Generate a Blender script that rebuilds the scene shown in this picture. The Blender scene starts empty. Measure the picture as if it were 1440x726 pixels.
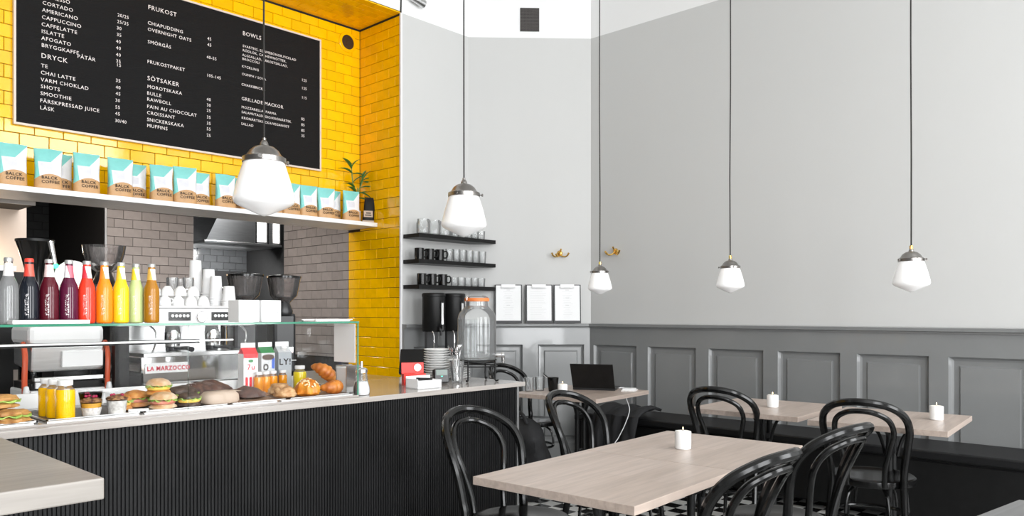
import bpy, bmesh, math, random
from mathutils import Vector, Matrix, Euler, noise
R = math.radians
random.seed(7)
scene = bpy.context.scene
C = scene.collection

# ------------------------------------------------------------------ camera
EYE = 1.30
cd = bpy.data.cameras.new('camera'); cam = bpy.data.objects.new('camera', cd); C.objects.link(cam)
cd.sensor_width = 36.0; cd.lens = 1088.85 / 1440 * 36.0; cd.shift_y = 77.4 / 1440; cd.clip_start = .05
cam.location = (0, 0, EYE); cam.rotation_euler = (R(90), 0, R(43.057 - 90)); scene.camera = cam

# ------------------------------------------------------------------ light
world = bpy.data.worlds.new('daylight'); scene.world = world; world.use_nodes = True
world.node_tree.nodes['Background'].inputs[0].default_value = (.93, .97, 1, 1)
world.node_tree.nodes['Background'].inputs[1].default_value = 1.0
def area(name, loc, rot, sx, sy, power, col=(1, 1, 1)):
    l = bpy.data.lights.new(name, 'AREA'); l.shape = 'RECTANGLE'; l.size = sx; l.size_y = sy; l.energy = power; l.color = col
    o = bpy.data.objects.new(name, l); C.objects.link(o); o.location = loc; o.rotation_euler = rot
    return o
WIN = [(-1.7, 1.9), (.9, 1.9), (4.25, 2.0)]       # window centres and widths along the street wall
YS = -3.2                                        # street wall
for wx, ww in WIN:                               # daylight entering at each shop window
    area('window_daylight', (wx, YS + .02, 2.3), (R(90), 0, 0), ww - .1, 4.15, 240, (.97, .985, 1))
area('kitchen_ceiling_light', (2.4, 6.6, 2.72), (0, 0, 0), 1.4, .5, 34, (1, .93, .86))
area('hood_fill_light', (4.1, 7.75, 2.76), (R(12), 0, 0), 1.0, .15, 30)  # added fill to brighten the hood and dark tiles, no fixture here
area('workbench_light', (1.6, 5.25, 2.005), (0, 0, 0), 2.0, .12, 5, (1, .95, .9))
vs = scene.view_settings
vs.view_transform = 'Standard'; vs.look = 'None'; vs.gamma = 1; vs.exposure = 0.0; vs.use_curve_mapping = False

# ------------------------------------------------------------------ helpers
class MB:
    def __init__(s): s.v = []; s.f = []; s.mi = []
    def add(s, vs, fs, mi=0):
        n = len(s.v); s.v += [tuple(v) for v in vs]; s.f += [tuple(i + n for i in f) for f in fs]; s.mi += [mi] * len(fs); return s
    def box(s, x0, x1, y0, y1, z0, z1, mi=0, M=None):
        v = [(x, y, z) for z in (z0, z1) for y in (y0, y1) for x in (x0, x1)]
        if M: v = [M @ Vector(p) for p in v]
        return s.add(v, [(0, 2, 3, 1), (4, 5, 7, 6), (0, 1, 5, 4), (2, 6, 7, 3), (0, 4, 6, 2), (1, 3, 7, 5)], mi)
    def lathe(s, prof, seg=24, c=(0, 0, 0), M=None, mi=0):
        vs, fs, rows = [], [], []
        for r, z in prof:
            if r < 1e-6: rows.append([len(vs)]); vs.append((c[0], c[1], c[2] + z))
            else:
                rows.append(list(range(len(vs), len(vs) + seg)))
                vs += [(c[0] + r * math.cos(2 * math.pi * i / seg), c[1] + r * math.sin(2 * math.pi * i / seg), c[2] + z) for i in range(seg)]
        for a, b in zip(rows, rows[1:]):
            for i in range(seg):
                j = (i + 1) % seg
                if len(a) == 1 and len(b) == 1: continue
                if len(a) == 1: fs.append((a[0], b[j], b[i]))
                elif len(b) == 1: fs.append((a[i], a[j], b[0]))
                else: fs.append((a[i], a[j], b[j], b[i]))
        if M: vs = [M @ Vector(p) for p in vs]
        return s.add(vs, fs, mi)
    def tube(s, pts, r, seg=8, closed=False, mi=0, flat=1.0):
        P = [Vector(p) for p in pts]; n = len(P); rr = r if isinstance(r, (list, tuple)) else [r] * n
        vs, fs = [], []; up = None
        for i in range(n):
            if closed: t = P[(i + 1) % n] - P[i - 1]
            else: t = P[min(i + 1, n - 1)] - P[max(i - 1, 0)]
            t.normalize()
            if up is None: up = Vector((0, 0, 1)) if abs(t.z) < .9 else Vector((1, 0, 0))
            a = t.cross(up)
            if a.length < 1e-6: a = t.orthogonal()
            a.normalize(); b = a.cross(t).normalized(); up = b
            vs += [P[i] + (a * math.cos(2 * math.pi * k / seg) + b * math.sin(2 * math.pi * k / seg) * flat) * rr[i] for k in range(seg)]
        for i in range(n if closed else n - 1):
            j = (i + 1) % n
            for k in range(seg):
                l = (k + 1) % seg; fs.append((i * seg + k, i * seg + l, j * seg + l, j * seg + k))
        if not closed:
            fs.append(tuple(range(seg))[::-1]); fs.append(tuple((n - 1) * seg + k for k in range(seg)))
        return s.add(vs, fs, mi)
    def prism(s, poly, z0, z1, M=None, mi=0):
        n = len(poly); v = [(x, y, z0) for x, y in poly] + [(x, y, z1) for x, y in poly]
        if M: v = [M @ Vector(p) for p in v]
        return s.add(v, [tuple(range(n))[::-1], tuple(range(n, 2 * n))] + [(i, (i + 1) % n, n + (i + 1) % n, n + i) for i in range(n)], mi)
    def grid(s, fn, nu, nv, mi=0, wrap=False):
        v = [fn(i / (nu if wrap else nu - 1), j / (nv - 1)) for j in range(nv) for i in range(nu)]
        f = [(j * nu + i, j * nu + (i + 1) % nu, (j + 1) * nu + (i + 1) % nu, (j + 1) * nu + i) for j in range(nv - 1) for i in range(nu if wrap else nu - 1)]
        return s.add(v, f, mi)
    def mesh(s, name, mats, smooth=True, ang=35):
        me = bpy.data.meshes.new(name); me.from_pydata(s.v, [], s.f)
        for m in (mats if isinstance(mats, (list, tuple)) else [mats]): me.materials.append(m)
        if any(s.mi): me.polygons.foreach_set('material_index', s.mi)
        bm = bmesh.new(); bm.from_mesh(me); bmesh.ops.recalc_face_normals(bm, faces=bm.faces); bm.to_mesh(me); bm.free()
        if smooth:
            me.polygons.foreach_set('use_smooth', [True] * len(me.polygons)); me.set_sharp_from_angle(angle=R(ang))
        me.update(); return me
    def build(s, name, mats, parent=None, loc=(0, 0, 0), rot=(0, 0, 0), smooth=True, bevel=0, solid=0, ang=35):
        return place(name, s.mesh(name, mats, smooth, ang), parent, loc, rot, bevel, solid)
def place(name, me, parent=None, loc=(0, 0, 0), rot=(0, 0, 0), bevel=0, solid=0, scale=None):
    o = bpy.data.objects.new(name, me); C.objects.link(o); o.parent = parent; o.location = loc; o.rotation_euler = rot
    if scale: o.scale = scale
    if solid:
        m = o.modifiers.new('solid', 'SOLIDIFY'); m.thickness = solid; m.offset = 0
    if bevel:
        m = o.modifiers.new('bevel', 'BEVEL'); m.width = bevel; m.segments = 2; m.limit_method = 'ANGLE'; m.angle_limit = R(40)
    return o
def thing(name, label, cat, loc=(0, 0, 0), rz=0, group=None):
    o = bpy.data.objects.new(name, None); C.objects.link(o); o.location = loc; o.rotation_euler = (0, 0, rz); o.empty_display_size = .1
    return tag(o, label, cat, group)
def tag(o, label, cat, group=None):
    o['label'] = label; o['category'] = cat
    if group: o['group'] = group
    return o
def structure(o): o['kind'] = 'structure'; return o
def stuff(o): o['kind'] = 'stuff'; return o
def dup(root, loc, rz, label, group=None):
    r = root.copy(); C.objects.link(r); r.location = loc; r.rotation_euler = (0, 0, rz); r['label'] = label
    if group: r['group'] = group
    for ch in list(root.children):
        c = ch.copy(); C.objects.link(c); c.parent = r
        for g in list(ch.children):
            d = g.copy(); C.objects.link(d); d.parent = c
    return r
ORD = ['first', 'second', 'third', 'fourth', 'fifth', 'sixth', 'seventh', 'eighth', 'ninth', 'tenth', 'eleventh', 'twelfth', 'thirteenth', 'fourteenth', 'fifteenth', 'sixteenth']

# ------------------------------------------------------------------ materials
def new_mat(name):
    m = bpy.data.materials.new(name); m.use_nodes = True
    return m, m.node_tree, m.node_tree.nodes['Principled BSDF']
def mat(name, col, rough=.5, metal=0, noise_amt=0, nscale=8, bump=0, bscale=40, spec=.5, coat=0, trans=0, ior=1.45, emit=0, rand=0, stretch=(1, 1, 1), alpha=1, sss=0):
    m, nt, b = new_mat(name); N, L = nt.nodes, nt.links
    b.inputs['Base Color'].default_value = (*col, 1); b.inputs['Roughness'].default_value = rough; b.inputs['Metallic'].default_value = metal
    b.inputs['Specular IOR Level'].default_value = spec; b.inputs['Coat Weight'].default_value = coat; b.inputs['Coat Roughness'].default_value = .05
    b.inputs['Transmission Weight'].default_value = trans; b.inputs['IOR'].default_value = ior; b.inputs['Alpha'].default_value = alpha
    if emit: b.inputs['Emission Color'].default_value = (*col, 1); b.inputs['Emission Strength'].default_value = emit
    tc = N.new('ShaderNodeTexCoord'); mp = N.new('ShaderNodeMapping'); mp.inputs['Scale'].default_value = stretch
    L.new(tc.outputs['Object'], mp.inputs['Vector'])
    if noise_amt or rand:
        nz = N.new('ShaderNodeTexNoise'); nz.inputs['Scale'].default_value = nscale; nz.inputs['Detail'].default_value = 5
        L.new(mp.outputs[0], nz.inputs['Vector'])
        mr = N.new('ShaderNodeMapRange'); mr.inputs[1].default_value = .25; mr.inputs[2].default_value = .75
        mr.inputs[3].default_value = 1 - noise_amt; mr.inputs[4].default_value = 1 + noise_amt; L.new(nz.outputs['Fac'], mr.inputs[0])
        val = mr.outputs[0]
        if rand:
            oi = N.new('ShaderNodeObjectInfo'); m2 = N.new('ShaderNodeMapRange'); m2.inputs[3].default_value = 1 - rand; m2.inputs[4].default_value = 1 + rand
            L.new(oi.outputs['Random'], m2.inputs[0]); mm = N.new('ShaderNodeMath'); mm.operation = 'MULTIPLY'
            L.new(val, mm.inputs[0]); L.new(m2.outputs[0], mm.inputs[1]); val = mm.outputs[0]
        hs = N.new('ShaderNodeHueSaturation'); hs.inputs['Color'].default_value = (*col, 1); L.new(val, hs.inputs['Value']); L.new(hs.outputs[0], b.inputs['Base Color'])
    if bump:
        n2 = N.new('ShaderNodeTexNoise'); n2.inputs['Scale'].default_value = bscale; n2.inputs['Detail'].default_value = 4; L.new(mp.outputs[0], n2.inputs['Vector'])
        bp = N.new('ShaderNodeBump'); bp.inputs['Strength'].default_value = bump; bp.inputs['Distance'].default_value = .01; L.new(n2.outputs['Fac'], bp.inputs['Height']); L.new(bp.outputs[0], b.inputs['Normal'])
    return m
def pane_mat(name, tint=(1, 1, 1), refl=1.0, rough=.02, haze=0):
    """thin clear glass: transparent with a mirror-like fresnel layer"""
    m = bpy.data.materials.new(name); m.use_nodes = True; nt = m.node_tree; N, L = nt.nodes, nt.links
    N.remove(N['Principled BSDF']); out = N['Material Output']
    t = N.new('ShaderNodeBsdfTransparent'); t.inputs[0].default_value = (*tint, 1); g = N.new('ShaderNodeBsdfGlossy'); g.inputs['Roughness'].default_value = rough
    fr = N.new('ShaderNodeFresnel'); fr.inputs[0].default_value = 1.45; mu = N.new('ShaderNodeMath'); mu.operation = 'MULTIPLY'; mu.inputs[1].default_value = refl; mu.use_clamp = True
    mx = N.new('ShaderNodeMixShader'); L.new(fr.outputs[0], mu.inputs[0]); L.new(mu.outputs[0], mx.inputs[0]); L.new(t.outputs[0], mx.inputs[1]); L.new(g.outputs[0], mx.inputs[2]); L.new(mx.outputs[0], out.inputs[0])
    if haze:  # white diffuse mixed in, standing in for light refracted by the glass
        df = N.new('ShaderNodeBsdfDiffuse'); df.inputs[0].default_value = (.9, .9, .9, 1); m2 = N.new('ShaderNodeMixShader'); m2.inputs[0].default_value = haze
        L.new(mx.outputs[0], m2.inputs[1]); L.new(df.outputs[0], m2.inputs[2]); L.new(m2.outputs[0], out.inputs[0])
    return m
def wall_paint(name, low, high, zsplit):
    """grey paint below a straight painted line, white above it"""
    m, nt, b = new_mat(name); N, L = nt.nodes, nt.links
    g = N.new('ShaderNodeNewGeometry'); sx = N.new('ShaderNodeSeparateXYZ'); L.new(g.outputs['Position'], sx.inputs[0])
    gt = N.new('ShaderNodeMath'); gt.operation = 'GREATER_THAN'; gt.inputs[1].default_value = zsplit; L.new(sx.outputs[2], gt.inputs[0])
    mx = N.new('ShaderNodeMix'); mx.data_type = 'RGBA'; L.new(gt.outputs[0], mx.inputs[0]); mx.inputs[6].default_value = (*low, 1); mx.inputs[7].default_value = (*high, 1)
    nz = N.new('ShaderNodeTexNoise'); nz.inputs['Scale'].default_value = 1.3; nz.inputs['Detail'].default_value = 6
    mr = N.new('ShaderNodeMapRange'); mr.inputs[3].default_value = .96; mr.inputs[4].default_value = 1.04; L.new(nz.outputs['Fac'], mr.inputs[0])
    hs = N.new('ShaderNodeHueSaturation'); L.new(mx.outputs[2], hs.inputs['Color']); L.new(mr.outputs[0], hs.inputs['Value']); L.new(hs.outputs[0], b.inputs['Base Color'])
    b.inputs['Roughness'].default_value = .6; b.inputs['Specular IOR Level'].default_value = .25
    n2 = N.new('ShaderNodeTexNoise'); n2.inputs['Scale'].default_value = 90; bp = N.new('ShaderNodeBump'); bp.inputs['Strength'].default_value = .05
    L.new(n2.outputs['Fac'], bp.inputs['Height']); L.new(bp.outputs[0], b.inputs['Normal'])
    return m
def wood(name, c1, c2, rough=.35, along='X', stave=.07, length=.55):
    """pale stave-glued wood"""
    m, nt, b = new_mat(name); N, L = nt.nodes, nt.links
    tc = N.new('ShaderNodeTexCoord'); mp = N.new('ShaderNodeMapping'); L.new(tc.outputs['Object'], mp.inputs[0])
    if along == 'Y': mp.inputs['Rotation'].default_value = (0, 0, R(90))
    br = N.new('ShaderNodeTexBrick'); br.inputs['Color1'].default_value = (*c1, 1); br.inputs['Color2'].default_value = (*c2, 1); br.inputs['Mortar'].default_value = (*[x * .9 for x in c2], 1)
    br.inputs['Scale'].default_value = 1; br.inputs['Brick Width'].default_value = length; br.inputs['Row Height'].default_value = stave; br.inputs['Mortar Size'].default_value = .0012; br.inputs['Mortar Smooth'].default_value = 1
    L.new(mp.outputs[0], br.inputs['Vector'])
    m2 = N.new('ShaderNodeMapping'); m2.inputs['Scale'].default_value = (3, 40, 40); L.new(mp.outputs[0], m2.inputs[0])
    nz = N.new('ShaderNodeTexNoise'); nz.inputs['Scale'].default_value = 1.2; nz.inputs['Detail'].default_value = 8; nz.inputs['Distortion'].default_value = .6; L.new(m2.outputs[0], nz.inputs['Vector'])
    mr = N.new('ShaderNodeMapRange'); mr.inputs[1].default_value = .3; mr.inputs[2].default_value = .7; mr.inputs[3].default_value = .86; mr.inputs[4].default_value = 1.1; L.new(nz.outputs['Fac'], mr.inputs[0])
    hs = N.new('ShaderNodeHueSaturation'); L.new(br.outputs['Color'], hs.inputs['Color']); L.new(mr.outputs[0], hs.inputs['Value']); L.new(hs.outputs[0], b.inputs['Base Color'])
    b.inputs['Roughness'].default_value = rough
    bp = N.new('ShaderNodeBump'); bp.inputs['Strength'].default_value = .04; L.new(nz.outputs['Fac'], bp.inputs['Height']); L.new(bp.outputs[0], b.inputs['Normal'])
    return m

M = {}
M['paint'] = wall_paint('grey_wall_paint', (.56, .56, .55), (.82, .82, .815), 3.763)
M['white_paint'] = mat('white_paint', (.82, .82, .81), .6, noise_amt=.02, bump=.04)
M['wainscot'] = mat('wainscot_grey_gloss', (.215, .22, .22), .3, spec=1.0, coat=.6, noise_amt=.04, nscale=3, bump=.03)
M['grout'] = mat('dark_grout', (.055, .035, .012), .9, noise_amt=.2, nscale=60)
M['grout_grey'] = mat('grey_grout', (.03, .027, .025), .9, noise_amt=.2, nscale=60)
M['ytile'] = mat('yellow_glazed_tile', (1.0, .545, .0), .08, spec=.8, noise_amt=.05, nscale=14, bump=.05, bscale=9, rand=.07)
M['gtile'] = mat('grey_glazed_tile', (.34, .305, .29), .12, noise_amt=.06, nscale=14, bump=.05, bscale=9, rand=.08)
M['dtile'] = mat('dark_glazed_tile', (.06, .062, .064), .12, noise_amt=.08, nscale=14, bump=.05, bscale=9, rand=.1)
M['black_gloss'] = mat('black_lacquer', (.004, .004, .004), .17, noise_amt=.2, nscale=30, bump=.02, spec=.45)
M['black_satin'] = mat('black_satin', (.008, .008, .008), .4, spec=.3, noise_amt=.2, nscale=20, bump=.05)
M['black_matte'] = mat('black_matte', (.012, .012, .012), .75, noise_amt=.2, nscale=20, bump=.05)
M['black_panel'] = mat('black_fluted_panel', (.008, .008, .0085), .5, spec=.3, noise_amt=.45, nscale=5, bump=.1, bscale=60)
M['black_plastic'] = mat('black_plastic', (.016, .016, .017), .3, noise_amt=.1)
M['bench'] = mat('black_bench_leather', (.009, .009, .0095), .45, spec=.3, noise_amt=.2, bump=.12, bscale=90)
M['table'] = wood('pale_ash_table', (.475, .39, .34), (.42, .34, .29), .36, 'X', .085, .45)
M['table_edge'] = wood('pale_ash_edge', (.50, .40, .34), (.44, .35, .29), .4, 'X', .012, .3)
M['counter'] = wood('limed_counter_wood', (.40, .365, .34), (.36, .33, .305), .12, 'X', .3, 1.6)
M['bar'] = wood('limed_bar_wood', (.33, .305, .275), (.30, .275, .25), .4, 'X', .3, 1.4)
M['white'] = mat('white_plastic', (.82, .82, .82), .35, noise_amt=.02)
M['white_gloss'] = mat('white_glaze', (.85, .85, .84), .12, noise_amt=.02)
M['paper'] = mat('white_paper', (.86, .86, .86), .7, noise_amt=.015)
M['greytext'] = mat('grey_print', (.62, .62, .62), .7, noise_amt=.02)
M['opal'] = mat('opal_glass', (.93, .93, .93), .15, noise_amt=.01, emit=.18, coat=.3)
M['steel'] = mat('brushed_steel', (.62, .62, .62), .28, 1, noise_amt=.1, nscale=6, stretch=(1, 1, 14))
M['chrome'] = mat('chrome', (.75, .75, .75), .08, 1, noise_amt=.05)
M['pewter'] = mat('pewter_cap', (.30, .285, .27), .3, 1, noise_amt=.12)
M['brass'] = mat('brass', (.75, .47, .13), .2, 1, noise_amt=.08)
M['alu'] = mat('aluminium_strip', (.55, .55, .55), .4, 1, noise_amt=.05)
M['cord'] = mat('cord_black', (.02, .018, .016), .7, noise_amt=.3, nscale=200)
M['red'] = mat('red_card', (.72, .04, .03), .4, noise_amt=.05)
M['ink'] = mat('black_ink', (.02, .015, .01), .6, noise_amt=.05)
M['inkwhite'] = mat('white_letters', (.88, .82, .80), .5, noise_amt=.02)
M['redink'] = mat('red_ink', (.62, .02, .05), .5, noise_amt=.02)
M['pane'] = pane_mat('clear_pane', (.99, .993, .991), .07)
M['pane_edge'] = mat('green_glass_edge', (.03, .20, .12), .15, noise_amt=.15, nscale=20, coat=.5)
M['glass'] = pane_mat('clear_glassware', (.97, .975, .975), .9, haze=.07)
M['smoke_glass'] = pane_mat('smoky_hopper', (.84, .81, .80), 1.5, haze=.035)
M['water'] = pane_mat('water_jar', (.92, .93, .93), .7, haze=.02)
M['felt'] = mat('menu_board_felt', (.008, .008, .0085), .75, spec=.25, noise_amt=.15, nscale=30, bump=.5, bscale=3, stretch=(1, 1, 90))
M['frame'] = mat('pale_board_frame', (.72, .62, .55), .4, noise_amt=.05)

# ------------------------------------------------------------------ lettering (all curves turned to mesh in one go)
_texts = {}
def want(strings, bold=.012):
    for s in strings: _texts[s] = bold
def bake_texts():
    objs = []
    for s, b in _texts.items():
        cu = bpy.data.curves.new('lettering', 'FONT'); cu.body = s; cu.size = 1; cu.extrude = .01; cu.offset = b; cu.resolution_u = 2; cu.space_character = 1.12
        o = bpy.data.objects.new('lettering', cu); C.objects.link(o); objs.append((s, o, cu))
    bpy.context.view_layer.update(); dg = bpy.context.evaluated_depsgraph_get()
    for s, o, cu in objs:
        _texts[s] = bpy.data.meshes.new_from_object(o.evaluated_get(dg)); _texts[s].name = 'lettering'
    for s, o, cu in objs: bpy.data.objects.remove(o); bpy.data.curves.remove(cu)
_tm = {}
def text(s, size, m, parent, loc, rot=(R(90), 0, 0), name='lettering', cx=False, wide=1.0):
    k = (s, m.name)
    if k not in _tm:
        me = _texts[s].copy(); me.materials.clear(); me.materials.append(m); _tm[k] = me
    me = _tm[k]; loc = Vector(loc)
    if cx:
        xs = [v.co.x for v in me.vertices]; w = (max(xs) + min(xs)) / 2 * size * wide
        loc = loc - Euler(rot).to_matrix() @ Vector((w, 0, 0))
    return place(name, me, parent, loc, rot, scale=(size * wide, size, size))

# ================================================================== STRUCTURE
XR, Y1, Y2, XN, ZP, ZC = 5.56, 5.0, 5.573, 4.024, 3.763, 4.6     # right wall, counter-side wall, niche back, niche side, paint line, ceiling
CHA, CHB = Vector((4.785, Y1)), Vector((XR, 4.227))               # corner wall between them
XL = -3.0

def floor():
    fl = structure(MB().box(XL - .1, XR + .1, YS - .1, 9.5, -.12, -.004).build('floor', M['grout_grey'], smooth=False))
    p = .105; wt = mat('white_floor_tile', (.62, .62, .60), .22, noise_amt=.06, nscale=5, rand=.05); bt = mat('black_floor_tile', (.012, .012, .012), .2, noise_amt=.2, nscale=5)
    g = .0015; mw = MB().box(g, p - g, g, p - g, -.006, 0).mesh('floor_tile', wt, False); mb_ = MB().box(g, p - g, g, p - g, -.006, 0).mesh('floor_tile', bt, False)
    rest = MB(); n = 0
    for i in range(int((XL) / p) - 1, int(XR / p) + 1):
        for j in range(int(YS / p) - 1, int(9.3 / p)):
            x, y = i * p, j * p; dark = (i + j) % 2
            if 3.35 < x < 5.1 and 1.9 < y < 3.85 and (x - 3.2) * 1.15 + 1.5 < y + 1.35: n += 1; place('floor_tile', mb_ if dark else mw, fl, (x, y, 0))
            elif y < 5.0 or x < 4.1: rest.add([(x + g, y + g, 0), (x + p - g, y + g, 0), (x + p - g, y + p - g, 0), (x + g, y + p - g, 0)], [(0, 1, 2, 3)], dark)
    stuff(rest.build('remaining_floor_tiles', [wt, bt], fl, smooth=False))
floor()
structure(MB().box(XL - .1, XR + .1, YS - .1, Y1 + .6, ZC, ZC + .1).build('ceiling', M['white_paint'], smooth=False))

# ---- right wall with raised-panel wainscot
def panel_mesh(w, h, rot):
    """recessed panel with bevelled raised field, in local x (width) / z, facing local -y"""
    b = MB(); d0, d1 = .0, .030
    def ring(i, y): return [(i, y, i), (w - i, y, i), (w - i, y, h - i), (i, y, h - i)]
    rs = [ring(0, d0), ring(.013, d1 * .85), ring(.026, d1), ring(.056, d1), ring(.066, d1 * .55), ring(.074, d1 * .55)]
    v = [p for r_ in rs for p in r_]; f = []
    for k in range(len(rs) - 1):
        for e in range(4): f.append((k * 4 + e, k * 4 + (e + 1) % 4, k * 4 + 4 + (e + 1) % 4, k * 4 + 4 + e))
    f.append(tuple(range(len(v) - 4, len(v)))); b.add(v, f); return b.mesh('panel', M['wainscot'], False)
def wainscot(parent, A, B, panels, z0=.14, z1=1.02, top=1.172, t=.034):
    """frame of stiles and rails, cap moulding and panels along wall line A->B (room to the right-hand side)"""
    A, B = Vector(A), Vector(B); L = (B - A).length; ang = math.atan2(B.y - A.y, B.x - A.x); loc = (A.x, A.y, 0)
    f = MB(); xs = [0] + [q for p in panels for q in p] + [L]
    for k in range(0, len(xs), 2):
        if xs[k + 1] - xs[k] > .004: f.box(xs[k], xs[k + 1], -t, 0, z0, z1)
    f.box(0, L, -t, 0, 0, z0); f.box(0, L, -t, 0, z1, top)
    f.build('wainscot_frame', M['wainscot'], parent, loc, (0, 0, ang), smooth=False)
    c = MB(); prof = [(0, top - .004), (-t - .012, top - .004), (-t - .014, top + .004), (-t - .03, top + .010), (-t - .032, top + .032), (-.012, top + .036), (0, top + .036)]
    c.prism([(y, z) for y, z in prof], 0, L, Matrix(((0, 0, 1, 0), (1, 0, 0, 0), (0, 1, 0, 0), (0, 0, 0, 1))))
    c.build('wainscot_cap', M['wainscot'], parent, loc, (0, 0, ang), smooth=False)
    cache = {}
    for a, b in panels:
        w = round(b - a, 3)
        if w not in cache: cache[w] = panel_mesh(w, z1 - z0, ang)
        q = Vector((A.x, A.y)) + (B - A).normalized() * a; nrm = Vector((math.sin(ang), -math.cos(ang)))
        q = q + nrm * t
        place('panel', cache[w], parent, (q.x, q.y, z0), (0, 0, ang))
wr = structure(MB().box(XR, XR + .15, YS - .1, CHB.y + .2, 0, ZC).build('wall_right', M['paint'], smooth=False))
pans = []
y = 4.17
while y - .452 > YS: pans.append((CHB.y - y, CHB.y - y + .452)); y -= .5655
wainscot(wr, CHB, (XR, YS), pans)
wc = structure(MB().prism([(CHA.x, CHA.y), (CHB.x, CHB.y), (CHB.x + .15, CHB.y + .3), (CHA.x + .1, CHA.y + .4)], 0, ZC).build('wall_corner', M['paint'], smooth=False))
wainscot(wc, CHA, CHB, [(.067, .481), (.616, 1.03)])
wb = structure(MB().box(XN, CHA.x + .1, Y1, Y1 + .012, 0, ZC).build('wall_back', M['paint'], smooth=False))
wainscot(wb, (XN, Y1), CHA, [(.10, .66)])
MB().box(XN - .012, XN + .004, Y1 - .004, Y1 + .012, .9, ZP).build('corner_bead', M['white'], wb, smooth=False)
# wall above the niche (white), street wall with windows, left wall
structure(MB().box(XL, XN, Y1, Y2, ZP + .012, ZC).build('wall_above_niche', M['white_paint'], smooth=False))
structure(MB().box(XL - .15, XL, YS - .1, 9.5, 0, ZC).build('wall_left', mat('dark_street_side_wall', (.20, .20, .20), .7, noise_amt=.05), smooth=False))
ws = MB(); e = XL
for wx, ww in WIN:
    ws.box(e, wx - ww / 2, YS - .15, YS, 0, ZC); e = wx + ww / 2
    ws.box(wx - ww / 2, wx + ww / 2, YS - .15, YS, 0, .2); ws.box(wx - ww / 2, wx + ww / 2, YS - .15, YS, 4.4, ZC)
ws.box(e, XR + .1, YS - .15, YS, 0, ZC)
structure(ws.build('wall_street', M['paint'], smooth=False))
for k, (wx, ww) in enumerate(WIN):
    r_ = structure(bpy.data.objects.new('window_%d' % (k + 1), None)); C.objects.link(r_); r_.location = (wx, YS - .08, .2)
    f = MB()
    for a in (-ww / 2, 0 - .03, ww / 2 - .06): f.box(a, a + .06, -.03, .03, 0, 4.2)
    for z in (0, 2.8, 4.14): f.box(-ww / 2, ww / 2, -.03, .03, z, z + .06)
    f.build('window_frame', M['black_satin'], r_, smooth=False)
    MB().box(-ww / 2, ww / 2, -.004, .004, 0, 4.2).build('window_pane', M['pane'], r_, smooth=False)

# ---- glazed brick tiles, each its own piece
TP, TW, TJ, TT = .0834, .1668, .0035, .009
_tc = {}
def tile_piece(w, h, m):
    k = (round(w, 3), round(h, 3), m.name)
    if k not in _tc:
        b = MB(); c = .0022; v = [(0, 0, 0), (w, 0, 0), (w, h, 0), (0, h, 0), (0, 0, TT - c), (w, 0, TT - c), (w, h, TT - c), (0, h, TT - c), (c, c, TT), (w - c, c, TT), (w - c, h - c, TT), (c, h - c, TT)]
        f = [(0, 1, 5, 4), (1, 2, 6, 5), (2, 3, 7, 6), (3, 0, 4, 7), (4, 5, 9, 8), (5, 6, 10, 9), (6, 7, 11, 10), (7, 4, 8, 11), (8, 9, 10, 11)]
        _tc[k] = b.add(v, f).mesh('tile', m, False)
    return _tc[k]
def tiles(parent, m, O, U, V, u0, u1, v0, v1, skip=None, phase=0, ushift=0):
    """running-bond tiles on the plane O + u*U + v*V; skip(ua,ub,va,vb) leaves a tile out"""
    O, U, V = Vector(O), Vector(U), Vector(V); Nn = U.cross(V)
    rot = Matrix((U, V, Nn)).transposed().to_euler(); n = 0
    j = math.floor(v0 / TP + 1e-6)
    while j * TP < v1 - .004:
        va, vb = max(j * TP, v0), min((j + 1) * TP, v1)
        off = ushift + (TW / 2 if (j + phase) % 2 else 0)
        i = math.floor((u0 - off) / TW)
        while i * TW + off < u1 - .004:
            ua, ub = max(i * TW + off, u0), min((i + 1) * TW + off, u1); i += 1
            if ub - ua < .012 or vb - va < .012 or (skip and skip(ua, ub, va, vb)): continue
            place('tile', tile_piece(ub - ua - TJ, vb - va - TJ, m), parent, O + U * (ua + TJ / 2) + V * (va + TJ / 2), rot); n += 1
        j += 1
    return n
ZS = 2.065                                        # top of the long shelf
ZB = 2.051                                        # underside of the wall over the kitchen opening
YK = 5.743                                        # back of that wall
nb = structure(MB().box(-.6, XN, Y2 + TT, YK, ZB, ZP + .01).build('wall_niche_back', M['grout'], smooth=False))
n1 = tiles(nb, M['ytile'], (0, Y2 + TT, ZP), (1, 0, 0), (0, 0, 1), .5, XN, ZS - ZP + .02, -.006, lambda a, b, c, d: a > 1.44 and b < 3.58 and c + ZP > 2.51 and d + ZP < 3.54, ushift=XN % TW)
MB().box(-.6, XN, Y2 - .002, YK + .001, ZB - .02, ZB).build('lintel_board', M['white'], nb, smooth=False)
ns = structure(MB().box(XN + TT, XN + .35, Y1 + .012, YK + .0, 0, ZP + .01).build('wall_niche_side', M['grout'], smooth=False))
n2 = tiles(ns, M['ytile'], (XN + TT, 0, ZP), (0, -1, 0), (0, 0, 1), -Y2, -Y1 - .004, -21 * TP, -.006, ushift=-Y1 % TW)
n2 += tiles(ns, M['ytile'], (XN + TT, 0, ZP), (0, -1, 0), (0, 0, 1), -YK, -Y1 - .004, .62 - ZP, -21 * TP, ushift=-Y1 % TW)
nt_ = structure(MB().box(-.6, XN + .02, Y1 + .004, Y2 + .02, ZP + TT, ZP + .012 + TT).build('ceiling_niche', M['grout'], smooth=False))
n3 = tiles(nt_, M['ytile'], (0, 0, ZP + TT), (1, 0, 0), (0, -1, 0), .9, XN, -Y2, -Y1 - .004, ushift=XN % TW)
trim = structure(MB().box(1.5, XN, Y2 - .006, Y2 + .004, ZP - .014, ZP + .002).box(XN - .006, XN + .004, Y1, Y2, ZP - .014, ZP + .002).build('trim_1', M['black_matte'], smooth=False))

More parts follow.
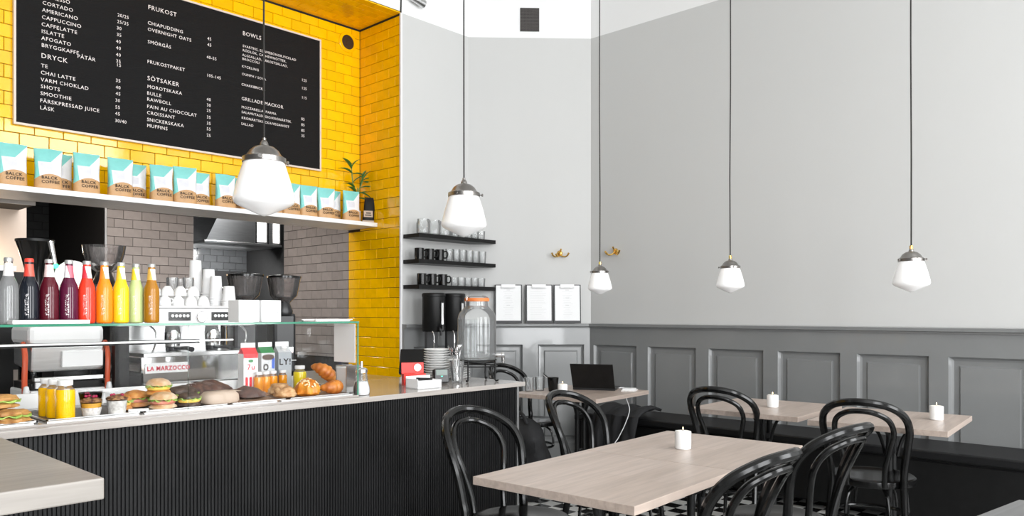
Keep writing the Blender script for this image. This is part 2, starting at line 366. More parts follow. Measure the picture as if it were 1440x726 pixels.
# ---- kitchen behind the opening
ks = structure(MB().box(XN + TT, XN + .35, YK, 6.826, 0, 2.8).build('wall_kitchen_side', M['grout_grey'], smooth=False))
n4 = tiles(ks, M['gtile'], (XN + TT, 0, ZP), (0, -1, 0), (0, 0, 1), -6.826, -YK, .9 - ZP, 2.45 - ZP, ushift=-Y1 % TW)
kc = structure(MB().box(2.65, 3.48, 7.6 + TT, 9.2, 0, 2.8).build('wall_kitchen_pier', M['grout_grey'], smooth=False))
n5 = tiles(kc, M['gtile'], (0, 7.6 + TT, ZP), (1, 0, 0), (0, 0, 1), 2.665, 3.48, 1.05 - ZP, 2.7 - ZP, ushift=.06)
MB().box(2.645, 2.662, 7.592, 7.62, .9, 2.8).build('corner_bead', M['alu'], kc, smooth=False)
kb = structure(MB().box(XL, 5.2, 9.2 + TT, 9.35, 0, 2.8).build('wall_kitchen_rear', M['black_matte'], smooth=False))
n6 = tiles(kb, M['dtile'], (0, 9.2 + TT, ZP), (1, 0, 0), (0, 0, 1), 3.49, 4.9, 1.82 - ZP, 2.7 - ZP)
n6 += tiles(kb, M['dtile'], (0, 9.2 + TT, ZP), (1, 0, 0), (0, 0, 1), 1.9, 2.65, 1.4 - ZP, 2.7 - ZP)
structure(MB().box(XL, 5.3, YK, 9.35, 2.8, 2.9).build('ceiling_kitchen', M['black_matte'], smooth=False))
structure(MB().box(5.2, 5.3, 6.826, 9.35, 0, 2.8).build('wall_kitchen_end', M['black_matte'], smooth=False))
structure(MB().box(4.9, 4.98, 6.84, 9.2, 0, 2.8).build('door_1', M['black_matte'], smooth=False))
print('tiles', n1, n2, n3, n4, n5, n6)

# ================================================================== WALL THINGS
MENU = [('ESPRESSO', 1.561, 3.312, 's'), ('CORTADO', 1.559, 3.265, 's'), ('AMERICANO', 1.557, 3.219, 's'), ('CAPPUCCINO', 1.555, 3.173, 's'), ('CAFFELATTE', 1.553, 3.127, 's'), ('ISLATTE', 1.553, 3.082, 's'), ('AFOGATO', 1.553, 3.039, 's'), ('BRYGGKAFFE', 1.553, 2.994, 's'), ('PÅTÅR', 1.762, 2.974, 's'), ('DRYCK', 1.551, 2.924, 'h'), ('TE', 1.551, 2.863, 's'), ('CHAI LATTE', 1.549, 2.819, 's'), ('VARM CHOKLAD', 1.549, 2.774, 's'), ('SHOTS', 1.549, 2.731, 's'), ('SMOOTHIE', 1.547, 2.686, 's'), ('FÄRSKPRESSAD JUICE', 1.545, 2.64, 's'), ('LÄSK', 1.545, 2.595, 's'), ('20/25', 2.011, 3.315, 'p'), ('25/35', 2.009, 3.27, 'p'), ('30', 2.006, 3.226, 'p'), ('35', 2.006, 3.181, 'p'), ('40', 2.002, 3.134, 'p'), ('40', 2.002, 3.09, 'p'), ('40', 2.002, 3.044, 'p'), ('35', 2.002, 3.001, 'p'), ('15', 2.004, 2.975, 'p'), ('35', 2.0, 2.868, 'p'), ('40', 2.0, 2.822, 'p'), ('45', 2.0, 2.779, 'p'), ('30', 1.997, 2.733, 'p'), ('55', 1.997, 2.687, 'p'), ('45', 1.997, 2.643, 'p'), ('30/40', 1.995, 2.595, 'p'), ('FRUKOST', 2.213, 3.423, 'h'), ('CHIAPUDDING', 2.211, 3.316, 's'), ('OVERNIGHT OATS', 2.211, 3.271, 's'), ('SMÖRGÅS', 2.211, 3.184, 's'), ('FRUKOSTPAKET', 2.208, 3.045, 's'), ('SÖTSAKER', 2.208, 2.926, 'h'), ('MOROTSKAKA', 2.208, 2.871, 's'), ('BULLE', 2.206, 2.824, 's'), ('RAWBOLL', 2.206, 2.782, 's'), ('PAIN AU CHOCOLAT', 2.206, 2.732, 's'), ('CROISSANT', 2.206, 2.688, 's'), ('SNICKERSKAKA', 2.206, 2.64, 's'), ('MUFFINS', 2.206, 2.598, 's'), ('45', 2.64, 3.318, 'p'), ('45', 2.64, 3.273, 'p'), ('40-55', 2.635, 3.18, 'p'), ('105-145', 2.635, 3.046, 'p'), ('40', 2.635, 2.868, 'p'), ('30', 2.635, 2.826, 'p'), ('25', 2.635, 2.786, 'p'), ('35', 2.635, 2.737, 'p'), ('35', 2.635, 2.692, 'p'), ('55', 2.635, 2.65, 'p'), ('25', 2.635, 2.603, 'p'), ('BOWLS', 2.918, 3.427, 'h'), ('SVARTRIS, EDAMEBÖNOR,PICKLAD', 2.918, 3.335, 'c'), ('RÖDLÖK, CASHEWNÖTTER,', 2.918, 3.302, 'c'), ('ALGSALLAD, FÄROSTSALLAD,', 2.915, 3.266, 'c'), ('BROCCOLI', 2.915, 3.236, 'c'), ('KYCKLING', 2.912, 3.178, 'c'), ('OUMPH / SOYA', 2.912, 3.119, 'c'), ('CHARKBRICKA', 2.909, 3.039, 'c'), ('GRILLADE MACKOR', 2.909, 2.928, 'm'), ('MOZZARELLA/ PARMA', 2.909, 2.866, 'c'), ('SALAMI/TALEGGIO/KRONÄRTSK.', 2.909, 2.828, 'c'), ('KRONÄRTSKOCKA/VEGANOST', 2.909, 2.784, 'c'), ('SALLAD', 2.906, 2.738, 'c'), ('125', 3.429, 3.186, 'p'), ('125', 3.429, 3.12, 'p'), ('115', 3.429, 3.044, 'p'), ('85', 3.426, 2.868, 'p'), ('85', 3.426, 2.821, 'p'), ('85', 3.426, 2.775, 'p'), ('35', 3.426, 2.732, 'p')]
want({m[0] for m in MENU}, .0)
want(['LA MARZOCCO'], .03)
want(['BALCK', 'COFFEE', '7u', 'LY!'], .015)
bake_texts()
mb = thing('menu_board', 'large black menu board with white letters on the yellow tiled wall', 'menu board', (1.4, 5.545, 2.477))
W_, H_ = 2.212, 1.09
MB().box(.012, W_ - .012, 0, .02, .012, H_ - .012).build('board', M['felt'], mb, smooth=False)
fr = MB(); fr.box(0, W_, -.006, .022, 0, .013).box(0, W_, -.006, .022, H_ - .013, H_).box(0, .013, -.006, .022, .013, H_ - .013).box(W_ - .013, W_, -.006, .022, .013, H_ - .013)
fr.build('frame', M['frame'], mb, smooth=False)
SZ = {'s': .0335, 'p': .0315, 'h': .043, 'm': .036, 'c': .0265}
for s, x, z, k in MENU:
    text(s, SZ[k], M['inkwhite'], mb, (x - 1.4, -.001, z - 2.477), name='menu_heading' if k in 'hm' else 'menu_line', wide=1.0 if k != 'p' else .95)
v = thing('wall_vent', 'round brown mesh vent set in the yellow tiles near the menu board', 'vent', (3.893, Y2 - .001, 3.625))
RX = Matrix.Rotation(R(90), 4, 'X')
MB().lathe([(.062, 0), (.088, 0), (.088, .008), (.084, .011), (.062, .011), (.062, 0)], 32, M=RX).build('flange', M['ytile'], v)
g = MB().lathe([(.0, .002), (.062, .002), (.062, .004), (0, .004)], 28, M=RX)
for k in range(-5, 6):
    w = math.sqrt(max(0, .06 ** 2 - (k * .011) ** 2)); g.box(-w, w, -.007, -.003, k * .011 - .002, k * .011 + .002); g.box(k * .011 - .002, k * .011 + .002, -.007, -.003, -w, w)
g.build('mesh_grille', mat('brown_mesh', (.06, .03, .012), .6, noise_amt=.3, nscale=90), v)
def on_corner(s, out=0.0):
    d = (CHB - CHA).normalized(); n = Vector((-d.y, d.x)); n = -n if n.x > 0 else n
    p = CHA + d * s + n * out; return p
CA = math.atan2((CHB - CHA).y, (CHB - CHA).x)
p = on_corner(.545, .001)
v = thing('wall_grille', 'dark square mesh grille high on the white corner wall', 'vent', (p.x, p.y, 3.925), CA)
MB().box(-.085, .085, -.004, 0, -.105, .105).build('backing', M['black_matte'], v, smooth=False)
g = MB()
for k in range(-6, 7): g.box(k * .0128 - .002, k * .0128 + .002, -.009, -.004, -.102, .102)
for k in range(-8, 9): g.box(-.083, .083, -.0095, -.0045, k * .0122 - .002, k * .0122 + .002)
g.build('mesh_grille', mat('grille_metal', (.10, .09, .085), .5, noise_amt=.2), v, smooth=False)
# coat hooks
def hook(loc, rz, label):
    h = thing('coat_hook', label, 'coat hook', loc, rz, 'brass coat hooks')
    MB().lathe([(0, .016), (.012, .015), (.022, .009), (.026, 0), (0, 0)], 20, M=RX).build('backplate', M['brass'], h)
    def arm(pts, nm):
        MB().tube(pts, [.007] * (len(pts) - 1) + [.009], 8).build(nm, M['brass'], h)
    for sx in (-1, 1):
        arm([(0, -.012, -.012), (sx * .02, -.028, -.028), (sx * .045, -.04, -.034), (sx * .066, -.048, -.022), (sx * .076, -.052, .002)], 'hook_arm')
    arm([(0, -.012, -.005), (-.012, -.04, -.03), (-.03, -.07, -.034), (-.042, -.085, -.012)], 'hook_arm')
    arm([(0, -.012, .004), (.004, -.035, .014), (.006, -.05, .034)], 'hook_arm')
p = on_corner(.815, .001); hook((p.x, p.y, 1.835), CA, 'brass triple coat hook on the corner wall above the clipboards')
hook((XR - .001, 3.955, 1.84), R(-90), 'brass coat hook on the long grey wall beside the corner')
# clipboards standing on the wainscot cap
for k, (s0, lab) in enumerate([(.231, 'dark clipboard with white menu sheet next to the black shelves'), (.503, 'dark clipboard with white sheet standing between two other clipboards'), (.756, 'dark clipboard with white sheet below the brass corner hook')]):
    p = on_corner(s0, .058); cb = thing('clipboard', lab, 'clipboard', (p.x, p.y, 1.2081), CA, 'clipboards on the corner wainscot')
    T = Matrix.Rotation(R(-5), 4, 'X'); w = .243
    b_ = MB().box(0, w, -.004, 0, 0, .345, M=T); b_.build('board', mat('clipboard_dark', (.045, .045, .047), .5, noise_amt=.1) if k == 0 else bpy.data.materials['clipboard_dark'], cb, smooth=False)
    MB().box(.012 + .004 * (k == 1), w - .01, -.0062, -.004, .024, .338, M=T).build('sheet', M['paper'], cb, smooth=False)
    MB().box(w / 2 - .062, w / 2 + .062, -.016, -.003, .316, .347, M=T).tube([(w / 2 - .06, .015 * 0 - .014, .318), (w / 2 + .06, -.014, .318)], .004, 6).build('clip', M['white'], cb, smooth=False)
    t_ = MB(); rr = random.Random(k)
    for z in ([.295, .225, .16] if k != 1 else []): t_.box(w / 2 - .016, w / 2 + .016, -.0068, -.0061, z, z + .004, M=T)
    for q in range(16):
        z = .28 - q * .0155
        if k == 1: t_.box(.045, .045 + rr.uniform(.1, .15), -.0067, -.0061, z, z + .0016, M=T)
        else: t_.box(w / 2 - rr.uniform(.02, .05), w / 2 + rr.uniform(.02, .05), -.0067, -.0061, z, z + .0016, M=T)
    t_.build('printed_lines', M['greytext'], cb, smooth=False)
sp = thing('ceiling_spotlight', 'small grey spotlight above the end of the yellow niche', 'spotlight', (4.09, Y1 - .001, 3.905))
MB().box(-.03, .03, -.03, 0, -.02, .02).build('bracket', M['steel'], sp, smooth=False, bevel=.004)
MB().lathe([(0, -.02), (.028, -.02), (.032, .05), (.036, .10), (.03, .10), (.0, .085)], 20, M=Matrix.Translation((.03, -.05, -.01)) @ Matrix.Rotation(R(100), 4, 'Y')).build('lamp_head', M['steel'], sp)
cb = MB().tube([(4.012, Y1 - .006, ZP + .0), (4.014, Y1 - .006, ZP + .1), (4.008, Y1 - .006, ZP + .3), (4.01, Y1 - .006, ZC)], .006, 6).build('power_cable', M['cord'])
tag(cb, 'thin black cable running up the wall from the niche corner', 'cable')

# ================================================================== FURNITURE
# ---- bench along the right wall
bn = thing('wall_bench', 'long black bench built along the grey panelled wall', 'bench', (5.06, 0, 0))
MB().box(0, .475, -3.1, 4.02, .425, .48).build('seat', M['bench'], bn, bevel=.012)
MB().box(.035, .475, -3.1, 4.0, .06, .425).build('base', M['black_satin'], bn, smooth=False)
y = 3.98
while y - .82 > -3.1:
    MB().box(.022, .036, y - .8, y, .07, .41).build('front_panel', M['black_satin'], bn, smooth=False, bevel=.003); y -= .82

# ---- bentwood chair: sits facing local +x
def spline(P, n=6):
    out = []; P = [Vector(p) for p in P]
    for i in range(len(P) - 1):
        p0, p1, p2, p3 = P[max(i - 1, 0)], P[i], P[i + 1], P[min(i + 2, len(P) - 1)]
        for k in range(n):
            t = k / n; out.append(.5 * ((2 * p1) + (p2 - p0) * t + (2 * p0 - 5 * p1 + 4 * p2 - p3) * t * t + (3 * p1 - p0 - 3 * p2 + p3) * t ** 3))
    out.append(P[-1]); return out
def make_chair(label, loc, rz, group):
    c = thing('bentwood_chair', label, 'chair', loc, rz, group); B = M['black_gloss']
    MB().lathe([(0, .462), (.09, .460), (.165, .464), (.182, .470), (.198, .472), (.206, .466), (.208, .452), (.204, .436), (.19, .432), (0, .432)], 40, (.03, 0, 0)).build('seat', B, c)
    def hoop(pts):
        # the back leans and wraps around the sitter: sides further forward than the middle
        pts = [(x - .015 * max(0, z - .44) / .43 + .085 * y * y / .04, y * (1 - .07 * max(0, min(1, (z - .44) / .2))), z if z < .44 else .44 + (z - .44) * 1.02) for x, y, z in pts]
        L_ = [(x, -y, z) for x, y, z in pts]; R_ = [(x, y, z) for x, y, z in pts[::-1]]
        return spline(L_ + R_[1:], 6)
    o = hoop([(-.315, .195, 0), (-.235, .178, .22), (-.182, .166, .44), (-.195, .176, .54), (-.230, .201, .655), (-.266, .211, .735), (-.298, .190, .802), (-.318, .118, .851), (-.326, 0, .868)])
    n = len(o); rr = [.0125 + .006 * min(1, min(i, n - 1 - i) / 14) for i in range(n)]
    MB().tube(o, rr, 10).build('back_hoop', B, c)
    i_ = hoop([(-.172, .085, .445), (-.185, .092, .53), (-.217, .122, .635), (-.253, .143, .715), (-.280, .126, .777), (-.299, .070, .813), (-.305, 0, .823)])
    MB().tube(i_, .0135, 10).build('inner_loop', B, c)
    for s in (-1, 1):
        MB().tube(spline([(.235, s * .165, 0), (.22, s * .152, .2), (.195, s * .132, .445)], 4), [.011] * 4 + [.0135] * 3 + [.016, .017], 10).build('front_leg', B, c)
    ring = [(.03 + .175 * math.cos(t * math.pi / 16), .175 * math.sin(t * math.pi / 16), .27) for t in range(32)]
    MB().tube(ring, .0095, 8, closed=True).build('leg_ring', B, c)
    for a in (35, -35, 145, -145):
        x, y = math.cos(R(a)), math.sin(R(a))
        MB().tube(spline([(.03 + x * .176, y * .176, .285), (.03 + x * .17, y * .17, .34), (.03 + x * .15, y * .15, .39), (.03 + x * .10, y * .10, .425)], 4), .008, 8).build('brace', B, c)
    return c
GC = 'black bentwood chairs'
ch = make_chair('black bentwood chair against the fluted counter, at the twin table', (2.318, 2.144, 0), R(-93), GC)
for loc, rz, lab in [((3.15, 2.276, 0), R(-89), 'black bentwood chair at the twin table, between it and the laptop table'),
                     ((4.24, 2.156, 0), R(5), 'black bentwood chair pulled up to the wall table beside the laptop table'),
                     ((4.155, 1.366, 0), R(10), 'black bentwood chair with visible round seat at the wall table with lit candle'),
                     ((2.275, 1.31, 0), R(88), 'black bentwood chair on the window side of the twin table, at its candleless half'),
                     ((3.035, 1.34, 0), R(81), 'black bentwood chair on the window side of the twin table, at the candle half'),
                     ((4.52, 4.05, 0), R(-90), 'black bentwood chair behind the glass water jar')]:
    dup(ch, loc, rz, lab)

# ---- cafe tables
def make_table(label, loc, w, d, group, name='cafe_table', top='table'):
    t = thing(name, label, 'table', loc, 0, group)
    MB().box(-w / 2, w / 2, -d / 2, d / 2, .712, .74).build('table_top', M[top], t, smooth=False, bevel=.0015)
    b = MB()
    for s in (-1, 1): b.lathe([(.02, .03), (.018, .08), (.016, .65), (.024, .70)], 12, (s * .045, 0, 0))
    b.box(-.06, .06, -.012, .012, .30, .33).box(-.06, .06, -.012, .012, .55, .58)
    b.build('column', M['black_satin'], t)
    k = MB().box(-.22, .22, -.02, .02, .70, .712).box(-.02, .02, -.2, .2, .70, .712)
    for s in (-1, 1):
        k.tube(spline([(s * .05, 0, .52), (s * .058, 0, .60), (s * .085, 0, .66), (s * .16, 0, .705)], 5), .009, 8)
        k.tube(spline([(0, s * .03, .54), (0, s * .05, .62), (0, s * .08, .67), (0, s * .15, .705)], 5), .009, 8)
    k.build('top_bracket', M['black_satin'], t)
    f = MB()
    for a in (45, 135, 225, 315):
        x, y = math.cos(R(a)), math.sin(R(a)); f.tube(spline([(x * .02, y * .02, .10), (x * .12, y * .12, .085), (x * .24, y * .24, .035), (x * .29, y * .29, .012)], 5), [.022] * 8 + [.017] * 8, 8)
    f.build('foot_cross', M['black_satin'], t)
    return t
GT = 'pale wooden cafe tables'
make_table('pale wooden cafe table without candle, half of the twin table', (2.199, 1.606, 0), .674, .64, GT).rotation_euler = (0, 0, R(2.8))
make_table('pale wooden cafe table with a candle, half of the twin table', (2.877, 1.640, 0), .678, .64, GT).rotation_euler = (0, 0, R(2.8))
make_table('pale wooden cafe table at the wall bench carrying the lit candle nearest the window', (4.405, 1.343, 0), .726, .65, GT).rotation_euler = (0, 0, R(4.5))
make_table('pale wooden cafe table at the wall bench beside the laptop table', (4.437, 2.059, 0), .73, .65, GT).rotation_euler = (0, 0, R(2.5))
make_table('pale wooden cafe table carrying the laptop', (4.367, 3.412, 0), .74, .70, GT).rotation_euler = (0, 0, R(6))
M['grey_top'] = wood('grey_stained_wood', (.15, .15, .15), (.13, .13, .13), .4, 'X', .1, .6)
gt = make_table('dark grey table standing apart on the window side of the twin table', (2.62, .0, 0), .66, .66, None, 'grey_table', 'grey_top')
gt.rotation_euler = (0, 0, R(-9)); gt.location = (2.36, .20, 0)
# candles
M['wax'] = mat('candle_wax', (.88, .86, .80), .5, noise_amt=.03, emit=.05)
M['flame'] = mat('candle_flame', (1, .72, .40), .5, emit=8, noise_amt=.02)
def candle(loc, label):
    c = thing('candle', label, 'candle', loc, random.uniform(0, 6), 'white table candles')
    MB().lathe([(0, 0), (.030, 0), (.033, .003), (.0335, .07), (.032, .073), (.029, .073), (.028, .064), (0, .064)], 28).build('holder', M['white_gloss'], c)
    MB().lathe([(0, .0645), (.027, .0645), (.026, .074), (.012, .0755), (0, .074)], 20).build('wax', M['wax'], c)
    MB().tube([(0, 0, .073), (.0008, 0, .081)], .0011, 6).build('wick', M['black_matte'], c)
    MB().lathe([(0, .079), (.0022, .081), (.0024, .083), (.0012, .088), (0, .092)], 10).build('flame', M['flame'], c)
candle((2.815, 1.665, .74), 'white candle alone on the twin table')
candle((4.115, 3.37, .74), 'white candle beside the black cup on the laptop table')
candle((4.42, 2.01, .74), 'white candle on the wall table beside the laptop table')
candle((4.485, 1.145, .74), 'white candle with bright flame on the wall table nearest the window')

# ---- pendant lamps
def pendant(loc, s, label, group):
    p = thing('pendant_lamp', label, 'pendant lamp', loc, random.uniform(0, 3), group)
    prof = [(0, 0), (.03, .012), (.075, .032), (.118, .052), (.134, .064), (.139, .078), (.137, .095), (.118, .17), (.092, .252), (.086, .262), (.08, .262), (.08, .25)]
    MB().lathe([(r * s, z * s) for r, z in prof], 40).build('glass_shade', M['opal'], p)
    cap = MB().lathe([(r * s, z * s) for r, z in [(.094, .248), (.098, .25), (.098, .272), (.09, .276), (.078, .285), (.066, .305), (.045, .322), (.02, .33), (.018, .34), (.012, .352), (.006, .356), (0, .356)]], 32)
    cap.build('metal_cap', M['pewter'], p)
    for a in (20, 140, 260):
        T = Matrix.Rotation(R(a), 4, 'Z') @ Matrix.Translation((.098 * s, 0, .262 * s)) @ Matrix.Rotation(R(90), 4, 'Y')
        MB().lathe([(0, 0), (.004 * s, 0), (.004 * s, .012 * s), (.009 * s, .012 * s), (.009 * s, .02 * s), (0, .02 * s)], 8, M=T).build('thumb_screw', M['pewter'], p)
    MB().lathe([(0, .345 * s), (.009, .345 * s), (.009, .345 * s + .02), (0, .345 * s + .02)], 10).build('cord_grip', M['brass'] if s < 1 else M['pewter'], p)
    zt = ZC - loc[2]
    MB().tube([(.0, 0, .35 * s), (.003, 0, .35 * s + .5), (-.003, .002, .35 * s + 1.1), (0, 0, zt - .03)], .0045 if s > .9 else .004, 8).build('cord', M['cord'], p)
    MB().lathe([(0, zt - .04), (.045, zt - .035), (.05, zt), (0, zt)], 20).build('ceiling_rose', M['pewter'], p)
GP = 'large opal pendants over the counter'
pendant((1.837, 3.288, 1.746), 1.0, 'large opal glass pendant in front of the coffee bag shelf', GP)
pendant((3.279, 3.468, 1.766), 1.0, 'large opal glass pendant beside the black glass shelves', GP)
GP = 'small opal pendants over the wall tables'
pendant((4.43, 3.288, 1.428), .62, 'small opal glass pendant over the laptop table by the wall corner', GP)
pendant((4.43, 2.288, 1.422), .62, 'small opal glass pendant hanging between two others over the bench tables', GP)
pendant((4.43, 1.252, 1.408), .66, 'small opal glass pendant over the wall table with bright candle', GP)

# ---- laptop table things
M['newsprint'] = mat('grey_print_paper', (.62, .60, .58), .7, noise_amt=.3, nscale=60)
lp = thing('laptop', 'open black laptop seen from behind on a wooden cafe table', 'laptop', (4.61, 3.45, .74), R(116))
MB().box(-.155, .155, -.115, .115, 0, .016).build('keyboard_base', M['black_plastic'], lp, smooth=False, bevel=.003)
MB().box(-.155, .155, -.006, .002, 0, .208, M=Matrix.Translation((0, .113, .014)) @ Matrix.Rotation(R(-30), 4, 'X')).build('screen_lid', M['black_satin'], lp, smooth=False, bevel=.003)
MB().lathe([(0, 0), (.004, 0), (.004, .28), (0, .28)], 8, (0, 0, -.14), M=Matrix.Translation((0, .112, .015)) @ Matrix.Rotation(R(90), 4, 'Y')).build('hinge', M['black_plastic'], lp)
fo = thing('menu_folder', 'black menu folder propped up at a slant behind the black tumbler', 'folder', (4.39, 3.615, .74), R(-47))
tl = Matrix.Translation((0, 0, .005)) @ Matrix.Rotation(R(40), 4, 'Y')     # slants up toward local -x
MB().box(-.165, 0, -.01, .12, 0, .006, M=tl).build('front_cover', M['black_satin'], fo, smooth=False, bevel=.001)
MB().box(-.158, -.004, -.006, .116, -.004, 0, M=tl).build('pages', M['newsprint'], fo, smooth=False)
MB().box(-.128, -.122, .02, .09, 0, .096).build('prop_leg', M['black_satin'], fo, smooth=False)
cu = thing('tumbler', 'black tumbler on the laptop table next to clear glasses', 'cup', (4.245, 3.565, .74))
MB().lathe([(0, 0), (.030, 0), (.032, .004), (.041, .098), (.039, .1), (.036, .095), (.028, .01), (0, .01)], 28).build('cup_body', M['black_gloss'], cu)
def water_glass(loc, label, group, r=.035, h=.1):
    g_ = MB().lathe([(0, 0), (r * .86, 0), (r * .9, .003), (r, h), (r - .0022, h), (r * .86, .012), (0, .012)], 24).build('drinking_glass', M['glass'], None, loc)
    return tag(g_, label, 'glass', group)
water_glass((4.215, 3.665, .74), 'clear glass nearest the black tumbler on the laptop table', 'water glasses on the laptop table')
water_glass((4.13, 3.69, .74), 'clear glass by the menu folder on the laptop table', 'water glasses on the laptop table')
pp = thing('papers', 'folded papers lying beside the laptop', 'papers', (4.655, 3.19, .74), R(25))
MB().box(-.07, .07, -.05, .05, 0, .008).build('sheet', M['newsprint'], pp, smooth=False); MB().box(-.06, .075, -.048, .05, .008, .014, M=Matrix.Rotation(R(9), 4, 'Z')).build('sheet', M['paper'], pp, smooth=False)
cw = MB().tube(spline([(4.715, 3.34, .7435), (4.76, 3.33, .745), (4.785, 3.32, .735), (4.79, 3.31, .66), (4.80, 3.29, .58), (4.76, 3.30, .48), (4.70, 3.32, .38), (4.665, 3.33, .33), (4.67, 3.32, .22), (4.69, 3.32, .08), (4.70, 3.34, .006), (4.80, 3.4, .006), (4.98, 3.5, .006)], 6), .0032, 6).build('charger_cable', M['white'])
tag(cw, 'white charger cable hanging down from the laptop table', 'cable')
# dark garments under the laptop table
M['cloth'] = mat('black_cloth', (.014, .014, .015), .8, noise_amt=.4, nscale=9, bump=.6, bscale=14)
def coat_fn(u, v):
    """cloth thrown over the bench edge: lies back on the seat, then hangs to the floor in folds"""
    f = .022 * math.sin(u * 19 + v * 3) + .014 * math.sin(u * 33 - v * 5); yy = 3.36 + .42 * u + .05 * math.sin(v * 4) - .08 * (1 - v)
    if v > .8: t = (v - .8) / .2; return (4.99 + .3 * t, yy, .502 + .012 * math.sin(u * 15) + .05 * math.sin(t * 2.6))
    t = v / .8; return (4.985 + f * (1 - .5 * t) - .05 * (1 - t), yy, .02 + .482 * t)
co = MB().grid(coat_fn, 34, 20).build('coat', M['cloth'], None, solid=.02); tag(co, 'black coat hanging off the bench beside the laptop table', 'coat')
def bagb(u, v):
    a = 2 * math.pi * u; n = noise.noise(Vector((math.cos(a) * 1.5, math.sin(a) * 1.5, v * 3))) * .05; s = math.sin(math.pi * (.08 + .9 * v)) ** .45
    return (4.0 + math.cos(a) * (.13 + n) * s, 3.62 + math.sin(a) * (.19 + n) * s, .005 + .56 * v)
bp = thing('backpack', 'slumped black cloth backpack on the floor under the laptop table', 'bag', (0, 0, 0))
b_ = MB().grid(bagb, 30, 16, wrap=True); b_.f.append(tuple(range(30))); b_.f.append(tuple(range(450, 480))); b_.mi += [0, 0]; b_.build('bag_body', M['cloth'], bp)
MB().tube(spline([(3.95, 3.55, .54), (3.94, 3.58, .60), (3.97, 3.66, .60), (3.98, 3.70, .54)], 5), .012, 8).build('handle', M['cloth'], bp)

# ================================================================== COUNTER
YF, ZT = 2.87, .92
co = thing('service_counter', 'long counter with black fluted front and pale limed wood top', 'counter', (0, 0, 0))
MB().box(-1.2, 3.18, YF, 3.62, ZT - .024, ZT).build('counter_top', M['counter'], co, smooth=False, bevel=.002)
MB().box(-1.2, 3.14, YF + .032, 3.58, .06, ZT - .024).build('carcass', M['black_panel'], co, smooth=False)
fl = MB(); x = -1.2
while x < 3.13:
    fl.prism([(x, YF + .034), (x + .002, YF + .025), (x + .0105, YF + .025), (x + .0125, YF + .034)], .06, ZT - .0245); x += .0138
stuff(fl.build('fluted_slats', M['black_panel'], co, smooth=False))
MB().box(3.135, 3.152, YF + .022, YF + .045, .0, ZT - .024).build('corner_strip', M['alu'], co, smooth=False)
MB().box(-1.2, 3.12, YF + .06, 3.55, 0, .06).build('plinth', M['black_matte'], co, smooth=False)
MB().box(1.985, 1.99, YF + .02, YF + .026, .06, ZT - .03).build('panel_joint', M['black_satin'], co, smooth=False)
br = thing('bar_table', 'pale limed wood bar table joining the counter at a right angle', 'table', (0, 0, 0))
MB().box(-1.1, .664, 1.907, YF - .004, ZT - .05, ZT).build('table_top', M['bar'], br, smooth=False, bevel=.004)
MB().box(-1.0, .40, 2.3, YF - .03, 0, ZT - .05).build('base', M['black_satin'], br, smooth=False)
# rear worktop behind the display case
rw = thing('rear_worktop', 'steel worktop behind the display case carrying the coffee machines', 'worktop', (0, 0, 0))
MB().box(-.4, 3.05, 3.63, 4.68, .86, .90).build('work_surface', M['steel'], rw, smooth=False, bevel=.002)
MB().box(-.4, 3.02, 3.66, 4.64, .06, .86).build('cabinet', M['black_satin'], rw, smooth=False)
MB().box(-.4, 3.02, 3.7, 4.45, 0, .06).build('plinth', M['black_matte'], rw, smooth=False)
ZW = .90

# ---- glass display case
dc = thing('display_case', 'glass display case with green edges standing on the counter', 'display case', (0, 0, ZT))
gx0, gx1, gy0, gy1, gh = -.3, 2.105, 2.928, 3.44, .342
M['palegl'] = pane_mat('joint_glass', (.75, .8, .78), .4)
def pane(nm, x0, x1, y0, y1, z0, z1): return MB().box(x0, x1, y0, y1, z0, z1).build(nm, M['pane'], dc, smooth=False)
pf = pane('front_pane', gx0, gx1 - .007, gy0, gy0 + .006, .006, gh - .008)
pt = pane('top_pane', gx0, gx1, gy0 - .004, gy1, gh - .008, gh)
pe = pane('end_pane', gx1 - .006, gx1, gy0, gy1, .006, gh - .008)
E_ = M['pane_edge']
MB().box(gx0, gx1 + .0006, gy0 - .0052, gy0 - .0041, gh - .0082, gh + .0002).build('polished_edge', E_, pt, smooth=False)
MB().box(gx1 + .0001, gx1 + .0012, gy0 - .0045, gy1, gh - .0082, gh + .0002).build('polished_edge', E_, pt, smooth=False)
MB().box(gx1 - .006, gx1 + .0008, gy0 - .0015, gy0 - .0002, .006, gh - .008).build('polished_edge', E_, pe, smooth=False)
for x in (.55, 1.32):
    MB().box(x, x + .004, gy0 + .0063, gy0 + .0068, .01, gh - .01).build('pane_joint', M['palegl'], pf, smooth=False)
sh = pane('glass_shelf', gx0, 1.62, 3.16, 3.42, .262, .268)
MB().box(gx0, 1.62, 3.158, 3.16, .2615, .2685).build('polished_edge', M['white_gloss'], sh, smooth=False)
MB().box(.55, 1.45, 3.40, 3.42, .245, .261).build('shelf_rail', M['black_satin'], dc, smooth=False)
MB().box(gx0, gx1 - .02, 3.425, 3.44, .006, .066).build('back_ledge', M['white'], dc, smooth=False, bevel=.002)
for a, b in ((-.25, .80), (.84, 1.14), (1.16, 1.70), (1.72, 2.08)):
    MB().box(a, b, gy0 + .008, gy0 + .022, .004, .012).build('track', M['alu'], dc, smooth=False)
MB().box(gx0, gx1, gy0 - .004, gy1, 0, .006).build('base_plate', M['counter'], dc, smooth=False)
MB().box(gx1 - .0105, gx1 - .0075, gy0 + .012, 3.105, .152, gh - .012).build('end_pane_reflection', M['paper'], dc, smooth=False)  # white sheet put in for the reflection seen in the end pane
ZD = ZT + .006                                    # floor of the case
ZG = ZT + gh                                      # top of the case

